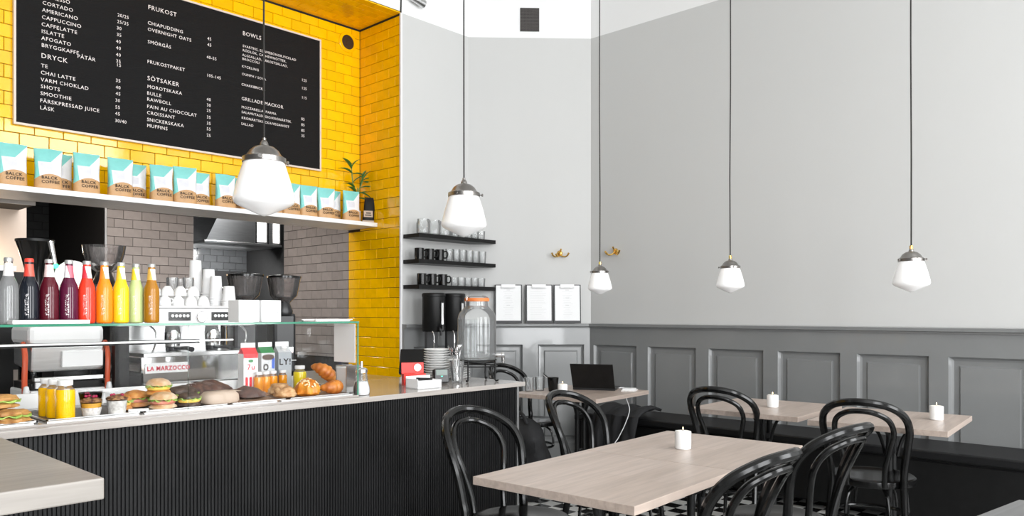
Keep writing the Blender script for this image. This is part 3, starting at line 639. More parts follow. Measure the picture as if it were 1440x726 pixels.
# trays under the food
M['slate'] = mat('dark_serving_tray', (.07, .063, .06), .5, noise_amt=.3, nscale=30)
M['traysteel'] = mat('scratched_tray', (.42, .40, .39), .3, .8, noise_amt=.2, nscale=30)
M['brownpaper'] = mat('brown_baking_paper', (.34, .22, .15), .7, noise_amt=.2, nscale=20)
def tray(x0, x1, y0, y1, m, label):
    t = thing('serving_tray', label, 'tray', ((x0 + x1) / 2, (y0 + y1) / 2, ZD), 0, 'food trays in the display case'); w, d = (x1 - x0) / 2, (y1 - y0) / 2
    MB().box(-w, w, -d, d, 0, .004).build('tray_plate', m, t, smooth=False)
    r_ = MB()
    for a in ((-w, -w + .006, -d, d), (w - .006, w, -d, d), (-w, w, -d, -d + .006), (-w, w, d - .006, d)): r_.box(*a, .004, .009)
    r_.build('rim', M['steel'], t, smooth=False)
tray(.58, .82, 2.962, 3.30, M['slate'], 'dark serving tray under the stacked toasted sandwiches')
tray(.845, 1.16, 2.962, 3.30, M['slate'], 'dark serving tray under the juice bottles and parfait cups')
tray(1.17, 1.50, 2.962, 3.36, M['slate'], 'dark serving tray under the filled rolls')
tray(1.51, 1.76, 2.962, 3.36, M['brownpaper'], 'brown paper lined tray in front of the milk cartons')
tray(1.775, 2.085, 2.962, 3.30, M['brownpaper'], 'brown paper lined tray under the sweet pastries')
ZF = ZD + .004

# ---- soda bottles on top of the case
def liquid(name, col, spec_=True, rough=.06, deep=0):
    m = mat(name, col, rough, noise_amt=.06, nscale=20, spec=.5)
    nt = m.node_tree; N, L = nt.nodes, nt.links; b = N['Principled BSDF']
    b.inputs['Emission Color'].default_value = (*col, 1); b.inputs['Subsurface Weight'].default_value = 0
    # white printed lettering band down the front of the bottle
    tc = N.new('ShaderNodeTexCoord'); sx = N.new('ShaderNodeSeparateXYZ'); L.new(tc.outputs['Object'], sx.inputs[0])
    def cmp(inp, op, v):
        n = N.new('ShaderNodeMath'); n.operation = op; L.new(inp, n.inputs[0]); n.inputs[1].default_value = v; return n.outputs[0]
    def mul(a, c):
        n = N.new('ShaderNodeMath'); n.operation = 'MULTIPLY'; L.new(a, n.inputs[0]); L.new(c, n.inputs[1]); return n.outputs[0]
    vo = N.new('ShaderNodeTexNoise'); vo.inputs['Scale'].default_value = 420; vo.inputs['Detail'].default_value = 1; L.new(tc.outputs['Object'], vo.inputs['Vector'])
    band = mul(mul(cmp(sx.outputs[0], 'GREATER_THAN', -.007), cmp(sx.outputs[0], 'LESS_THAN', .006)), mul(cmp(sx.outputs[2], 'GREATER_THAN', .03), cmp(sx.outputs[2], 'LESS_THAN', .105)))
    mk = mul(mul(band, cmp(sx.outputs[1], 'LESS_THAN', 0)), cmp(vo.outputs['Fac'], 'GREATER_THAN', .60))
    mx = N.new('ShaderNodeMix'); mx.data_type = 'RGBA'; L.new(mk, mx.inputs[0]); src = b.inputs['Base Color'].links[0].from_socket; L.new(src, mx.inputs[6]); mx.inputs[7].default_value = (.85, .82, .82, 1); L.new(mx.outputs[2], b.inputs['Base Color'])
    return m
def neck_label(name, c1, c2, a):
    m, nt, b = new_mat(name); N, L = nt.nodes, nt.links; tc = N.new('ShaderNodeTexCoord'); sx = N.new('ShaderNodeSeparateXYZ'); L.new(tc.outputs['Object'], sx.inputs[0])
    ad = N.new('ShaderNodeMath'); ad.operation = 'MULTIPLY_ADD'; L.new(sx.outputs[2], ad.inputs[0]); ad.inputs[1].default_value = .25; L.new(sx.outputs[0], ad.inputs[2])
    nz = N.new('ShaderNodeTexNoise'); nz.inputs['Scale'].default_value = 160; L.new(tc.outputs['Object'], nz.inputs['Vector'])
    gt = N.new('ShaderNodeMath'); gt.operation = 'GREATER_THAN'; gt.inputs[1].default_value = a; L.new(ad.outputs[0], gt.inputs[0])
    mx = N.new('ShaderNodeMix'); mx.data_type = 'RGBA'; L.new(gt.outputs[0], mx.inputs[0]); mx.inputs[6].default_value = (*c1, 1); mx.inputs[7].default_value = (*c2, 1)
    mr = N.new('ShaderNodeMapRange'); mr.inputs[3].default_value = .8; mr.inputs[4].default_value = 1.15; L.new(nz.outputs['Fac'], mr.inputs[0]); hs = N.new('ShaderNodeHueSaturation'); L.new(mx.outputs[2], hs.inputs['Color']); L.new(mr.outputs[0], hs.inputs['Value']); L.new(hs.outputs[0], b.inputs['Base Color']); b.inputs['Roughness'].default_value = .45
    return m
def soda(x, y, lq, capm, lab, c1, c2, k):
    s = thing('soda_bottle', lab, 'bottle', (x, y, ZG + .0002), R(-28), 'soda bottles on the display case')
    H0 = [(0, .001), (.024, 0), (.0295, .004), (.0303, .012), (.0303, .116), (.0285, .133), (.0222, .149), (.0163, .164), (.0136, .19), (.0125, .214), (0, .214)]
    H0 = [(r_ * (.93 if k > 3 and z < .16 else 1), z) for r_, z in H0]
    MB().lathe(H0, 28).build('bottle_body', lq, s)
    MB().lathe([(.0168, .164), (.0141, .189), (.0133, .207), (.0128, .207)] , 24).build('neck_label', neck_label('neck_label', c1, c2, .0475), s)
    MB().lathe([(0, .2141), (.0140, .2135), (.0142, .218), (.0142, .223), (.012, .227), (0, .2275)], 20).build('cap', capm, s)
W9 = (.80, .78, .76)
M['capred'] = mat('red_foil', (.70, .05, .03), .35, noise_amt=.05)
M['capwhite'] = mat('silver_cap', (.50, .50, .49), .3, .6, noise_amt=.05)
sod = [(.755, pane_mat('clear_bottle', (.88, .89, .89), 1.2, haze=.12), M['capwhite'], 'clear empty-looking soda bottle at the end of the row', W9, W9),
       (.817, liquid('dark_cola', (.006, .008, .014)), M['capred'], 'dark cola bottle with red foil neck', (.68, .05, .03), (.72, .12, .08)),
       (.879, liquid('black_currant', (.085, .004, .012)), M['capwhite'], 'deep maroon soda bottle next to the red-necked cola', (.75, .62, .60), W9),
       (.942, liquid('purple_soda', (.085, .006, .03)), M['capwhite'], 'purple soda bottle next to the red one', (.75, .70, .72), (.6, .15, .2)),
       (1.001, liquid('red_soda', (.80, .045, .02)), M['capwhite'], 'bright red soda bottle between purple and orange', (.72, .03, .05), W9),
       (1.061, liquid('orange_soda', (.92, .24, .01)), M['capwhite'], 'orange soda bottle beside the red one', (.9, .25, .02), W9),
       (1.119, liquid('yellow_soda', (.80, .55, .015)), M['capwhite'], 'yellow soda bottle beside the orange one', (.85, .55, .03), W9),
       (1.188, liquid('pale_lemon_soda', (.50, .60, .25)), M['capwhite'], 'pale green lemonade bottle beside the yellow one', (.85, .62, .03), (.8, .75, .6)),
       (1.231, liquid('amber_soda', (.36, .15, .008)), M['capwhite'], 'amber brown soda bottle beside the white cups', (.72, .42, .08), W9)]
for k, (x, lq, cp, lab, c1, c2) in enumerate(sod): soda(x, 3.09 if k == 7 else 3.05, lq, cp, lab, c1, c2, k)
pl = thing('serving_board', 'thin white board lying on the glass in front of the dark bottles', 'board', (.86, 2.972, ZG + .0002), R(-1))
MB().box(-.12, .115, -.035, .03, 0, .014).build('board_slab', M['white'], pl, smooth=False, bevel=.002)
pl = thing('white_plate', 'long white plate lying on the glass case at its free end', 'plate', (2.0, 3.02, ZG + .0002), R(2))
MB().prism([(-.09, -.05), (.09, -.05), (.095, -.045), (.095, .045), (.09, .05), (-.09, .05), (-.095, .045), (-.095, -.045)], 0, .006).build('plate_base', M['white_gloss'], pl, smooth=False); MB().box(-.1, .1, -.055, -.045, .006, .01).box(-.1, .1, .045, .055, .006, .01).build('rim', M['white_gloss'], pl, smooth=False)
for k, (x, lab) in enumerate([(1.610, 'white printed box beside the coffee machine buttons'), (1.712, 'white printed box in front of the black-lidded grinder hopper')]):
    b_ = thing('paper_box', lab, 'box', (x, 3.05, ZG + .0002), R(1), 'white boxes on the display case')
    MB().box(-.046, .046, -.045, .045, 0, .092).build('carton', M['paper'], b_, smooth=False, bevel=.0015)
    q = MB(); rr = random.Random(5)
    for i in range(14): a, c_ = rr.uniform(-.0, .034), rr.uniform(.03, .075); q.box(a, a + .006, -.0456, -.045, c_, c_ + .006)
    q.build('print', M['greytext'], b_, smooth=False)
    MB().box(-.004, -.003, -.0456, -.045, .004, .088).box(-.042, .042, -.0456, -.045, .04, .0408).build('seam', M['greytext'], b_, smooth=False)

# ================================================================== FOOD
def rough_ellipsoid(rx, ry, rz, amp=.08, sc=9, nu=28, nv=15, seed=0, flat=.3, fn=None):
    """bread-like lump standing on z=0"""
    def f(u, v):
        a = 2 * math.pi * u; t = math.pi * (v - .5); d = Vector((math.cos(t) * math.cos(a), math.cos(t) * math.sin(a), math.sin(t)))
        k = 1 + amp * noise.noise(d * sc * .2 + Vector((seed, 0, 0))) + amp * .5 * noise.noise(d * sc * .55 + Vector((0, seed, 0)))
        if fn: k *= fn(a, t)
        z = d.z * rz * k
        if z < 0: z *= flat
        return Vector((d.x * rx * k, d.y * ry * k, z + rz * flat))
    b = MB(); b.grid(f, nu, nv, wrap=True); return b
def crust(name, c1, c2, scale=26, rough=.55, bump=.35, thr=(.35, .65)):
    m, nt, b = new_mat(name); N, L = nt.nodes, nt.links; tc = N.new('ShaderNodeTexCoord'); nz = N.new('ShaderNodeTexNoise'); nz.inputs['Scale'].default_value = scale; nz.inputs['Detail'].default_value = 6; L.new(tc.outputs['Object'], nz.inputs['Vector'])
    cr = N.new('ShaderNodeValToRGB'); cr.color_ramp.elements[0].position = thr[0]; cr.color_ramp.elements[1].position = thr[1]; cr.color_ramp.elements[0].color = (*c1, 1); cr.color_ramp.elements[1].color = (*c2, 1); L.new(nz.outputs['Fac'], cr.inputs[0]); L.new(cr.outputs[0], b.inputs['Base Color'])
    b.inputs['Roughness'].default_value = rough; n2 = N.new('ShaderNodeTexNoise'); n2.inputs['Scale'].default_value = scale * 4; L.new(tc.outputs['Object'], n2.inputs['Vector']); bp = N.new('ShaderNodeBump'); bp.inputs['Strength'].default_value = bump; bp.inputs['Distance'].default_value = .004; L.new(n2.outputs['Fac'], bp.inputs['Height']); L.new(bp.outputs[0], b.inputs['Normal']); return m
M['bun'] = crust('golden_bun', (.48, .15, .02), (.68, .36, .10)); M['ciabatta'] = crust('floured_roll', (.46, .24, .09), (.72, .56, .40), 18)
M['rye'] = crust('dark_rye', (.035, .021, .016), (.10, .065, .05), 40); M['toast'] = crust('toasted_bread', (.25, .09, .02), (.55, .29, .09), 22)
M['croissant'] = crust('croissant_crust', (.34, .085, .01), (.62, .23, .035), 14, .4); M['almond'] = crust('almond_pastry', (.52, .15, .008), (.75, .34, .04), 20, .35)
M['sugarbun'] = crust('sugar_bun', (.36, .16, .05), (.66, .43, .23), 30); M['lettuce'] = crust('lettuce', (.16, .32, .04), (.45, .60, .14), 40, .4)
M['egg'] = mat('egg_filling', (.85, .55, .10), .5, noise_amt=.2, nscale=40); M['ham'] = mat('ham', (.62, .22, .16), .5, noise_amt=.25, nscale=40); M['seeds'] = crust('seed_crust', (.045, .02, .014), (.13, .065, .045), 60)
def leaf_disc(rx, ry, z, seed, wob=.006, th=.003):
    b = MB()
    def f(u, v):
        a = 2 * math.pi * u; r_ = v * (1 + .10 * math.sin(a * 7 + seed) + .06 * math.sin(a * 13)); return (rx * r_ * math.cos(a), ry * r_ * math.sin(a), z + wob * v * math.sin(a * 9 + seed))
    b.grid(f, 40, 4, wrap=True); return b
def roll(loc, rz, rx, ry, top, bottom, label, seed, fill='egg', group='filled rolls in the display case', h=.026, parent_tilt=0):
    t = thing('filled_roll', label, 'sandwich', loc, rz, group); t.rotation_euler = (parent_tilt, 0, rz)
    rough_ellipsoid(rx, ry, h * .8, .12, 9, seed=seed, flat=.35).build('bottom_half', M[bottom], t)
    MB().lathe([(0, 0), (.9, 0), (.98, .4), (.9, 1), (0, 1)], 24, M=Matrix.Translation((0, 0, h * .85)) @ Matrix.Diagonal((rx * .96, ry * .96, .012, 1))).build('filling', M[fill], t)
    leaf_disc(rx * 1.01, ry * 1.01, h * .85 + .014, seed).build('lettuce', M['lettuce'], t, solid=.002)
    rough_ellipsoid(rx * .98, ry * .98, h, .14, 9, seed=seed + 3, flat=.25).build('top_half', M[top], t, (0, 0, h * .85 + .012))
    return t
roll((1.215, 3.155, ZF), .3, .056, .046, 'bun', 'bun', 'golden croissant-like filled roll behind the parfait cups', 1, 'ham')
roll((1.13, 3.075, ZF), 1.0, .034, .036, 'bun', 'bun', 'small golden filled roll closest to the parfait cups', 11, 'egg')
roll((1.268, 3.075, ZF + .049), .8, .05, .045, 'ciabatta', 'bun', 'floured roll with egg and lettuce stacked on another roll', 2)
roll((1.262, 3.02, ZF), .5, .053, .047, 'ciabatta', 'ciabatta', 'floured roll at the bottom of the stack', 4, 'ham')
roll((1.385, 3.135, ZF), .2, .066, .056, 'rye', 'rye', 'large dark rye sandwich with lettuce beside the floured rolls', 5, 'egg', h=.03)
roll((1.364, 3.02, ZF), -.1, .045, .04, 'rye', 'rye', 'small dark rye sandwich in front of the large rye one', 6, 'egg', h=.022)
for k, (x, y, rz, lab) in enumerate([(1.55, 3.27, -.35, 'long seeded dark loaf behind the wrapped sandwich'), (1.665, 3.12, -.9, 'short seeded dark loaf end beside the milk carton')]):
    s_ = thing('seeded_loaf', lab, 'bread', (x, y, ZF + .0), rz, 'dark seeded loaves')
    rough_ellipsoid(.12 if k == 0 else .075, .05, .058 if k == 0 else .04, .15, 12, seed=8 + k, flat=.3).build('loaf', M['seeds'], s_)
# wrapped sandwich
M['kraft'] = mat('pale_kraft_paper', (.50, .39, .31), .65, noise_amt=.06, nscale=30, bump=.15, bscale=30)
w_ = thing('wrapped_sandwich', 'sandwich wrapped in pale paper at the glass front', 'sandwich', (1.49, 3.02, ZF), .1)
def wrapf(u, v):
    a = 2 * math.pi * u; n = 3.5; cx, cy = math.cos(a), math.sin(a); r_ = (abs(cx) ** n + abs(cy) ** n) ** (-1 / n); pr = [0, .86, 1, .97, .78, 0][min(5, int(round(v * 5)))]; z = [0, 0, .012, .038, .052, .054][min(5, int(round(v * 5)))]
    return (cx * r_ * .076 * pr, cy * r_ * .048 * pr, z + .003 * noise.noise(Vector((cx * 3, cy * 3, v * 5))))
MB().grid(wrapf, 36, 6, wrap=True).build('paper_wrap', M['kraft'], w_, ang=60)
MB().box(.02, .075, -.03, .03, .053, .0545, M=Matrix.Rotation(.05, 4, 'Y')).build('folded_flap', M['kraft'], w_, smooth=False)
# toasted sandwiches at the bar end
for k, (x, y, z, rz, rx, lab) in enumerate([(.745, 3.005, 0, .25, .068, 'toasted sandwich at the bottom of the pile by the bar table'), (.70, 3.09, .0, -.2, .07, 'toasted sandwich lying behind the bottom one'), (.715, 3.045, .047, .1, .072, 'toasted sandwich on top of the pile by the bar table'), (.622, 3.01, .0, .6, .045, 'toasted sandwich at the picture-cut end of the pile')]):
    if k == 3: lab = 'toasted sandwich farthest along the pile from the juice bottles'
    t = thing('toasted_sandwich', lab, 'sandwich', (x, y, ZF + z), rz, 'toasted sandwiches in the display case')
    rough_ellipsoid(rx, .045, .02, .2, 14, seed=20 + k, flat=.3).build('bottom_slice', M['toast'], t)
    leaf_disc(rx * 1.02, .046, .024, k, .004).build('filling', M['ham'] if k % 2 else M['lettuce'], t, solid=.004)
    rough_ellipsoid(rx * .98, .043, .019, .22, 14, seed=30 + k, flat=.3).build('top_slice', M['toast'], t, (0, 0, .024))
# pastries
def croissant(loc, rot, s, label, seed):
    t = thing('croissant', label, 'croissant', loc, 0, 'croissants in the display case'); t.rotation_euler = rot
    n = 40; pts, rr = [], []
    for i in range(n):
        q = i / (n - 1) * 2 - 1; a = q * 1.25; pts.append((math.sin(a) * .062 * s, (math.cos(a) - .6) * .06 * s, 0)); seg = abs(math.sin((q * 3.6 + .5) * math.pi)); rr.append(s * (.008 + .026 * (1 - abs(q) ** 1.7)) * (.86 + .16 * seg))
    MB().tube(pts, rr, 14).build('crust', M['croissant'], t)
    return t
croissant((2.025, 3.03, ZF + .032), (0, 0, R(200)), .98, 'croissant lying flat beside the sugar pourer', 1)
croissant((2.045, 3.12, ZF + .088), (R(20), R(-38), R(170)), 1.0, 'croissant tilted on top of the other pastries', 2)
t = thing('almond_pastry', 'round golden pastry topped with almond flakes', 'pastry', (1.898, 3.02, ZF), .4)
rough_ellipsoid(.057, .055, .055, .12, 12, seed=41, flat=.35, nu=40, nv=20, fn=lambda a, t_: 1 + .06 * math.sin(a * 7)).build('dough', M['almond'], t)
rr = random.Random(3); a_ = MB()
for i in range(46):
    th_, ph = rr.uniform(0, 6.28), rr.uniform(.25, 1.45); d = Vector((math.cos(ph) * math.cos(th_), math.cos(ph) * math.sin(th_), math.sin(ph)))
    T = Matrix.Translation((d.x * .057, d.y * .055, d.z * .057 + .021)) @ d.to_track_quat('Z', 'Y').to_matrix().to_4x4() @ Matrix.Rotation(rr.uniform(0, 3), 4, 'Z')
    a_.lathe([(0, 0), (1, 0), (.9, 1), (0, 1)], 6, M=T @ Matrix.Diagonal((.0065, .004, .002, 1)))
stuff(a_.build('almond_flakes', mat('almond_flake', (.85, .68, .42), .5, noise_amt=.1), t))
t = thing('sugar_bun', 'sugared knot bun in front of the juice shots', 'pastry', (1.785, 3.02, ZF), .1, 'sugared buns')
rough_ellipsoid(.049, .05, .026, .1, 10, seed=50, flat=.5).build('bun_base', M['sugarbun'], t)
MB().tube([(.034 * math.cos(i * .42) , .03 * math.sin(i * .42), .031 + .006 * math.sin(i * 1.3)) for i in range(15)], .0135, 10, closed=True).build('twisted_strand', M['sugarbun'], t)
t = thing('sugar_bun', 'sugared bun behind the knot bun', 'pastry', (1.83, 3.14, ZF), 1.2, 'sugared buns')
rough_ellipsoid(.055, .05, .034, .14, 10, seed=54, flat=.5).build('bun_base', M['sugarbun'], t); MB().tube([(.03 * math.cos(i * .42), .028 * math.sin(i * .42), .042) for i in range(15)], .011, 10, closed=True).build('twisted_strand', M['sugarbun'], t)
t = thing('cinnamon_bun', 'brown bun between the almond pastry and the croissants', 'pastry', (1.965, 3.13, ZF), 0)
rough_ellipsoid(.05, .05, .045, .14, 10, seed=58, flat=.4).build('dough', M['croissant'], t); MB().tube(spline([(.03 * math.cos(k * .5) * (1 - k / 30), .03 * math.sin(k * .5) * (1 - k / 30), .052 + k * .0006) for k in range(24)], 2), .007, 8).build('spiral', M['sugarbun'], t)
# juice bottles
M['oj'] = mat('orange_juice', (.95, .50, .0), .1, noise_amt=.05, nscale=12, coat=.5); M['shot'] = mat('orange_shot', (.80, .30, .01), .1, noise_amt=.1, nscale=20, coat=.5); M['ylw'] = mat('ginger_juice', (.80, .62, .02), .1, noise_amt=.1, coat=.5)
def juice(loc, r, h, m, label, group, name='juice_bottle'):
    t = thing(name, label, 'bottle', loc, 0, group)
    MB().lathe([(0, 0), (r * .92, 0), (r, .004), (r, h * .70), (r * .93, h * .755), (0, h * .755)], 26).build('juice', m, t)
    MB().lathe([(r * .931, h * .756), (r * .68, h * .83), (r * .62, h * .85), (r * .62, h * .87), (0, h * .87)], 24).build('neck', M['glass'], t)
    MB().lathe([(0, h * .862), (r * .76, h * .862), (r * .78, h * .87), (r * .78, h * .99), (r * .72, h), (0, h)], 24).build('cap', M['white'], t)
G_ = 'orange juice bottles behind the glass'
juice((.915, 3.0, ZF), .031, .135, M['oj'], 'orange juice bottle standing closest to the glass', G_)
juice((.905, 3.068, ZF), .031, .135, M['oj'], 'orange juice bottle standing between two others', G_)
juice((.90, 3.136, ZF), .031, .135, M['oj'], 'orange juice bottle standing at the back of its row', G_)
for k, x in enumerate((1.815, 1.858, 1.901, 1.957)):
    juice((x, 3.30 + .01 * k, ZF), .0205, .098, M['shot'], 'small orange juice shot, %s from the red striped carton' % ORD[k], 'juice shots before the milk cartons', 'juice_shot')
juice((2.05, 3.33, ZD), .031, .118, M['ylw'], 'yellow ginger juice bottle behind the pastries', None)
# parfait cups
M['yog'] = crust('chia_yoghurt', (.50, .47, .45), (.80, .77, .74), 90, .5, .2); M['granola'] = crust('granola', (.10, .03, .02), (.46, .24, .10), 70, .6, .6); M['berry'] = mat('berry', (.42, .02, .08), .3, noise_amt=.3); M['mango'] = mat('mango_layer', (.70, .36, .05), .4, noise_amt=.2)
for k, (x, y, lab) in enumerate([(1.005, 3.015, 'parfait cup with fruit layer beside the orange juice'), (1.085, 2.995, 'white chia parfait cup beside the filled rolls'), (1.03, 3.10, 'parfait cup standing behind the two front ones')]):
    t = thing('parfait_cup', lab, 'cup', (x, y, ZF), k, 'parfait cups')
    MB().lathe([(0, .001), (.028, .001), (.034, .05 if k != 0 else .03), (0, .05 if k != 0 else .03)], 26).build('yoghurt', M['yog'], t)
    if k == 0: MB().lathe([(0, .0301), (.0316, .0301), (.0335, .046), (0, .046)], 26).build('fruit_layer', M['mango'], t)
    rough_ellipsoid(.034, .034, .014, .3, 30, seed=60 + k, flat=.3, nu=30).build('granola', M['granola'], t, (0, 0, .0505 if k else .0465))
    rr = random.Random(k)
    for i in range(4):
        a = rr.uniform(0, 6.3); MB().lathe([(0, -.006), (.005, -.003), (.0062, 0), (.005, .003), (0, .006)], 10, (math.cos(a) * .018, math.sin(a) * .018, .07)).build('berry', M['berry'], t)
    MB().lathe([(.028, 0), (.0415, .08), (.043, .08), (.043, .083), (.0405, .083), (.0275, .0005)], 28).build('plastic_cup', M['pane'], t)
# tongs and knife
t = thing('serving_tongs', 'white handled serving tongs lying on the dark tray', 'tongs', (1.195, 2.985, ZF), R(-20))
MB().prism([(-.07, -.006), (-.06, -.010), (-.02, -.008), (0, -.006), (0, .006), (-.02, .008), (-.06, .010), (-.07, .006)], .001, .012).build('handle', M['white'], t, smooth=False, bevel=.002); MB().box(0, .09, -.006, .006, .003, .006).build('blade', M['steel'], t, smooth=False)
# milk cartons
M['pinkred'] = mat('carton_red', (.78, .04, .05), .45, noise_amt=.03); M['green'] = mat('carton_green', (.02, .20, .05), .45, noise_amt=.03); M['palegrey'] = mat('carton_grey', (.55, .56, .57), .5, noise_amt=.03); M['oatgrey'] = mat('oat_carton_grey', (.40, .43, .46), .5, noise_amt=.05); M['brown'] = mat('brown_print', (.08, .045, .03), .5, noise_amt=.05); M['blue'] = mat('blue_print', (.05, .12, .5), .5, noise_amt=.05)
def carton(loc, w, h, body, roof, label, rz):
    t = thing('milk_carton', label, 'carton', loc, rz, 'drink cartons in the display case'); g = w / 2
    MB().box(-g, g, -g, g, 0, h).build('carton_body', body, t, smooth=False, bevel=.001)
    b = MB(); b.add([(-g, -g, h), (g, -g, h), (g, g, h), (-g, g, h), (-g, 0, h + w * .42), (g, 0, h + w * .42)], [(0, 1, 5, 4), (2, 3, 4, 5), (1, 2, 5), (3, 0, 4), (0, 3, 2, 1)]); b.build('gable', roof, t, smooth=False)
    MB().box(-g, g, -.002, .002, h + w * .41, h + w * .41 + .022).build('top_fin', M['white'], t, smooth=False)
    return t
c1 = carton((1.795, 3.36, ZD), .068, .185, M['white'], M['pinkred'], 'white milk carton with three red stripes', R(-6))
for i in range(3): MB().box(-.026 + i * .019, -.014 + i * .019, -.0346, -.034, .012, .078).build('red_stripe', M['pinkred'], c1, smooth=False)
MB().box(-.034, .034, -.0347, -.0341, .165, .185).build('red_band', M['pinkred'], c1, smooth=False)
text('7u', .036, M['redink'], c1, (0, -.0345, .112), cx=True, name='carton_lettering')
MB().lathe([(0, 0), (1, 0), (1, 1), (0, 1)], 16, M=Matrix.Translation((0, -.0342, .152)) @ RX @ Matrix.Diagonal((.012, .007, .0006, 1))).build('green_logo', M['green'], c1)
c2 = carton((1.893, 3.38, ZD), .068, .185, M['palegrey'], M['green'], 'pale grey milk carton with green roof', R(-4))
MB().lathe([(0, 0), (1, 0), (1, 1), (0, 1)], 20, M=Matrix.Translation((0, -.0342, .165)) @ RX @ Matrix.Diagonal((.03, .014, .0006, 1))).build('brown_badge', M['brown'], c2)
MB().lathe([(.55, 0), (1, 0), (1, 1), (.55, 1), (.55, 0)], 20, M=Matrix.Translation((-.012, -.0342, .118)) @ RX @ Matrix.Diagonal((.013, .016, .0006, 1))).build('cow_emblem', M['ink'], c2)
MB().box(.018, .032, -.0347, -.0341, .11, .16).build('blue_band', M['blue'], c2, smooth=False)
c3 = carton((1.985, 3.385, ZD), .068, .185, M['palegrey'], M['palegrey'], 'grey-blue oat drink carton with bold black letters', R(-4))
c3.children[0].data.materials[0] = M['oatgrey']
text('LY!', .042, M['ink'], c3, (0, -.0345, .125), cx=True, name='carton_lettering')
MB().lathe([(0, 0), (.014, 0), (.014, .014), (0, .014)], 16, M=Matrix.Translation((0, -.018, .198)) @ Matrix.Rotation(R(35), 4, 'X')).build('screw_cap', M['white'], c3)
# sugar pourer, napkin holder and further jars by the end of the case
s_ = thing('sugar_pourer', 'glass sugar pourer with chrome spout at the end of the case', 'sugar pourer', (2.150, 2.965, ZT))
MB().lathe([(0, .002), (.033, .002), (.0365, .012), (.035, .035), (.027, .062), (0, .066)], 26).build('sugar', mat('white_sugar', (.86, .86, .86), .8, noise_amt=.04, nscale=90, bump=.3, bscale=200), s_)
MB().lathe([(0, 0), (.036, 0), (.0385, .012), (.037, .036), (.029, .066), (.025, .1), (.026, .108)], 28).build('glass_jar', M['glass'], s_)
MB().lathe([(.028, .104), (.028, .118), (.02, .125), (.007, .128), (.0065, .155), (0, .155)], 24).build('chrome_spout', M['chrome'], s_)
n_ = thing('napkin_holder', 'chrome napkin holder behind the croissants at the case end', 'napkin holder', (2.19, 3.12, ZT), R(5))
MB().box(-.05, .05, -.04, -.036, 0, .13).box(-.05, .05, .036, .04, 0, .13).box(-.05, .05, -.04, .04, 0, .005).build('holder', M['chrome'], n_, smooth=False, bevel=.001)
MB().box(-.047, .047, -.034, .034, .0052, .118).build('napkins', M['paper'], n_, smooth=False)

# ---- things on the free end of the counter
b_ = thing('card_holder', 'red printed card box standing behind a white tray', 'box', (2.635, 3.17, ZT), R(-25))
MB().box(-.06, .06, -.02, .03, 0, .06).build('box_body', M['red'], b_, smooth=False, bevel=.001)
MB().box(-.06, .06, .026, .030, .055, .118, M=Matrix.Rotation(R(-3), 4, 'X')).build('display_flap', M['red'], b_, smooth=False)
MB().lathe([(0, 0), (.02, 0), (.02, .0006), (0, .0006)], 20, M=Matrix.Translation((.026, .0315 - .006, .09)) @ RX).build('white_emblem', M['white'], b_)
b_ = thing('white_tray', 'white open card tray at the counter edge', 'tray', (2.565, 3.01, ZT), R(-4))
q = MB().box(-.075, .075, -.05, -.046, 0, .042).box(-.075, .075, .046, .05, 0, .06).box(-.075, -.071, -.05, .05, 0, .05).box(.071, .075, -.05, .05, 0, .042).box(-.075, .075, -.05, .05, 0, .004)
q.build('tray_shell', M['white'], b_, smooth=False); MB().box(-.068, .068, -.04, .03, .005, .04).build('cards', M['paper'], b_, smooth=False); MB().box(-.05, .03, -.03, .0, .0402, .052, M=Matrix.Rotation(R(4), 4, 'Y')).build('pen', M['black_satin'], b_, smooth=False)
b_ = thing('card_terminal', 'small dark card terminal between the white tray and spoon glass', 'card terminal', (2.775, 3.115, ZT), R(-30))
MB().box(-.04, .04, -.03, .03, 0, .075, M=Matrix.Rotation(R(-8), 4, 'X')).build('housing', M['black_plastic'], b_, smooth=False, bevel=.005, loc=(0, 0, .0045)); MB().box(-.03, .03, -.0305, -.03, .04, .07, M=Matrix.Rotation(R(-8), 4, 'X')).build('screen', mat('terminal_screen', (.10, .14, .12), .2, noise_amt=.05), b_, smooth=False, loc=(0, -.0005, .0045))
MB().box(-.005, .005, -.0315, -.0305, .032, .036, M=Matrix.Rotation(R(-8), 4, 'X')).build('green_led', mat('green_led', (.05, .7, .4), .4, emit=1.5), b_, smooth=False, loc=(0, -.0005, .0045))
b_ = thing('register_screen', 'black tilted register screen beside the red card box', 'screen', (2.90, 3.45, ZT), R(-45))
MB().box(-.11, .11, -.012, .012, 0, .17, M=Matrix.Translation((0, -.03, .03)) @ Matrix.Rotation(R(-38), 4, 'X')).build('screen_panel', M['black_gloss'], b_, smooth=False, bevel=.006); MB().box(-.06, .06, -.05, .09, 0, .03).build('foot', M['black_plastic'], b_, smooth=False, bevel=.004)
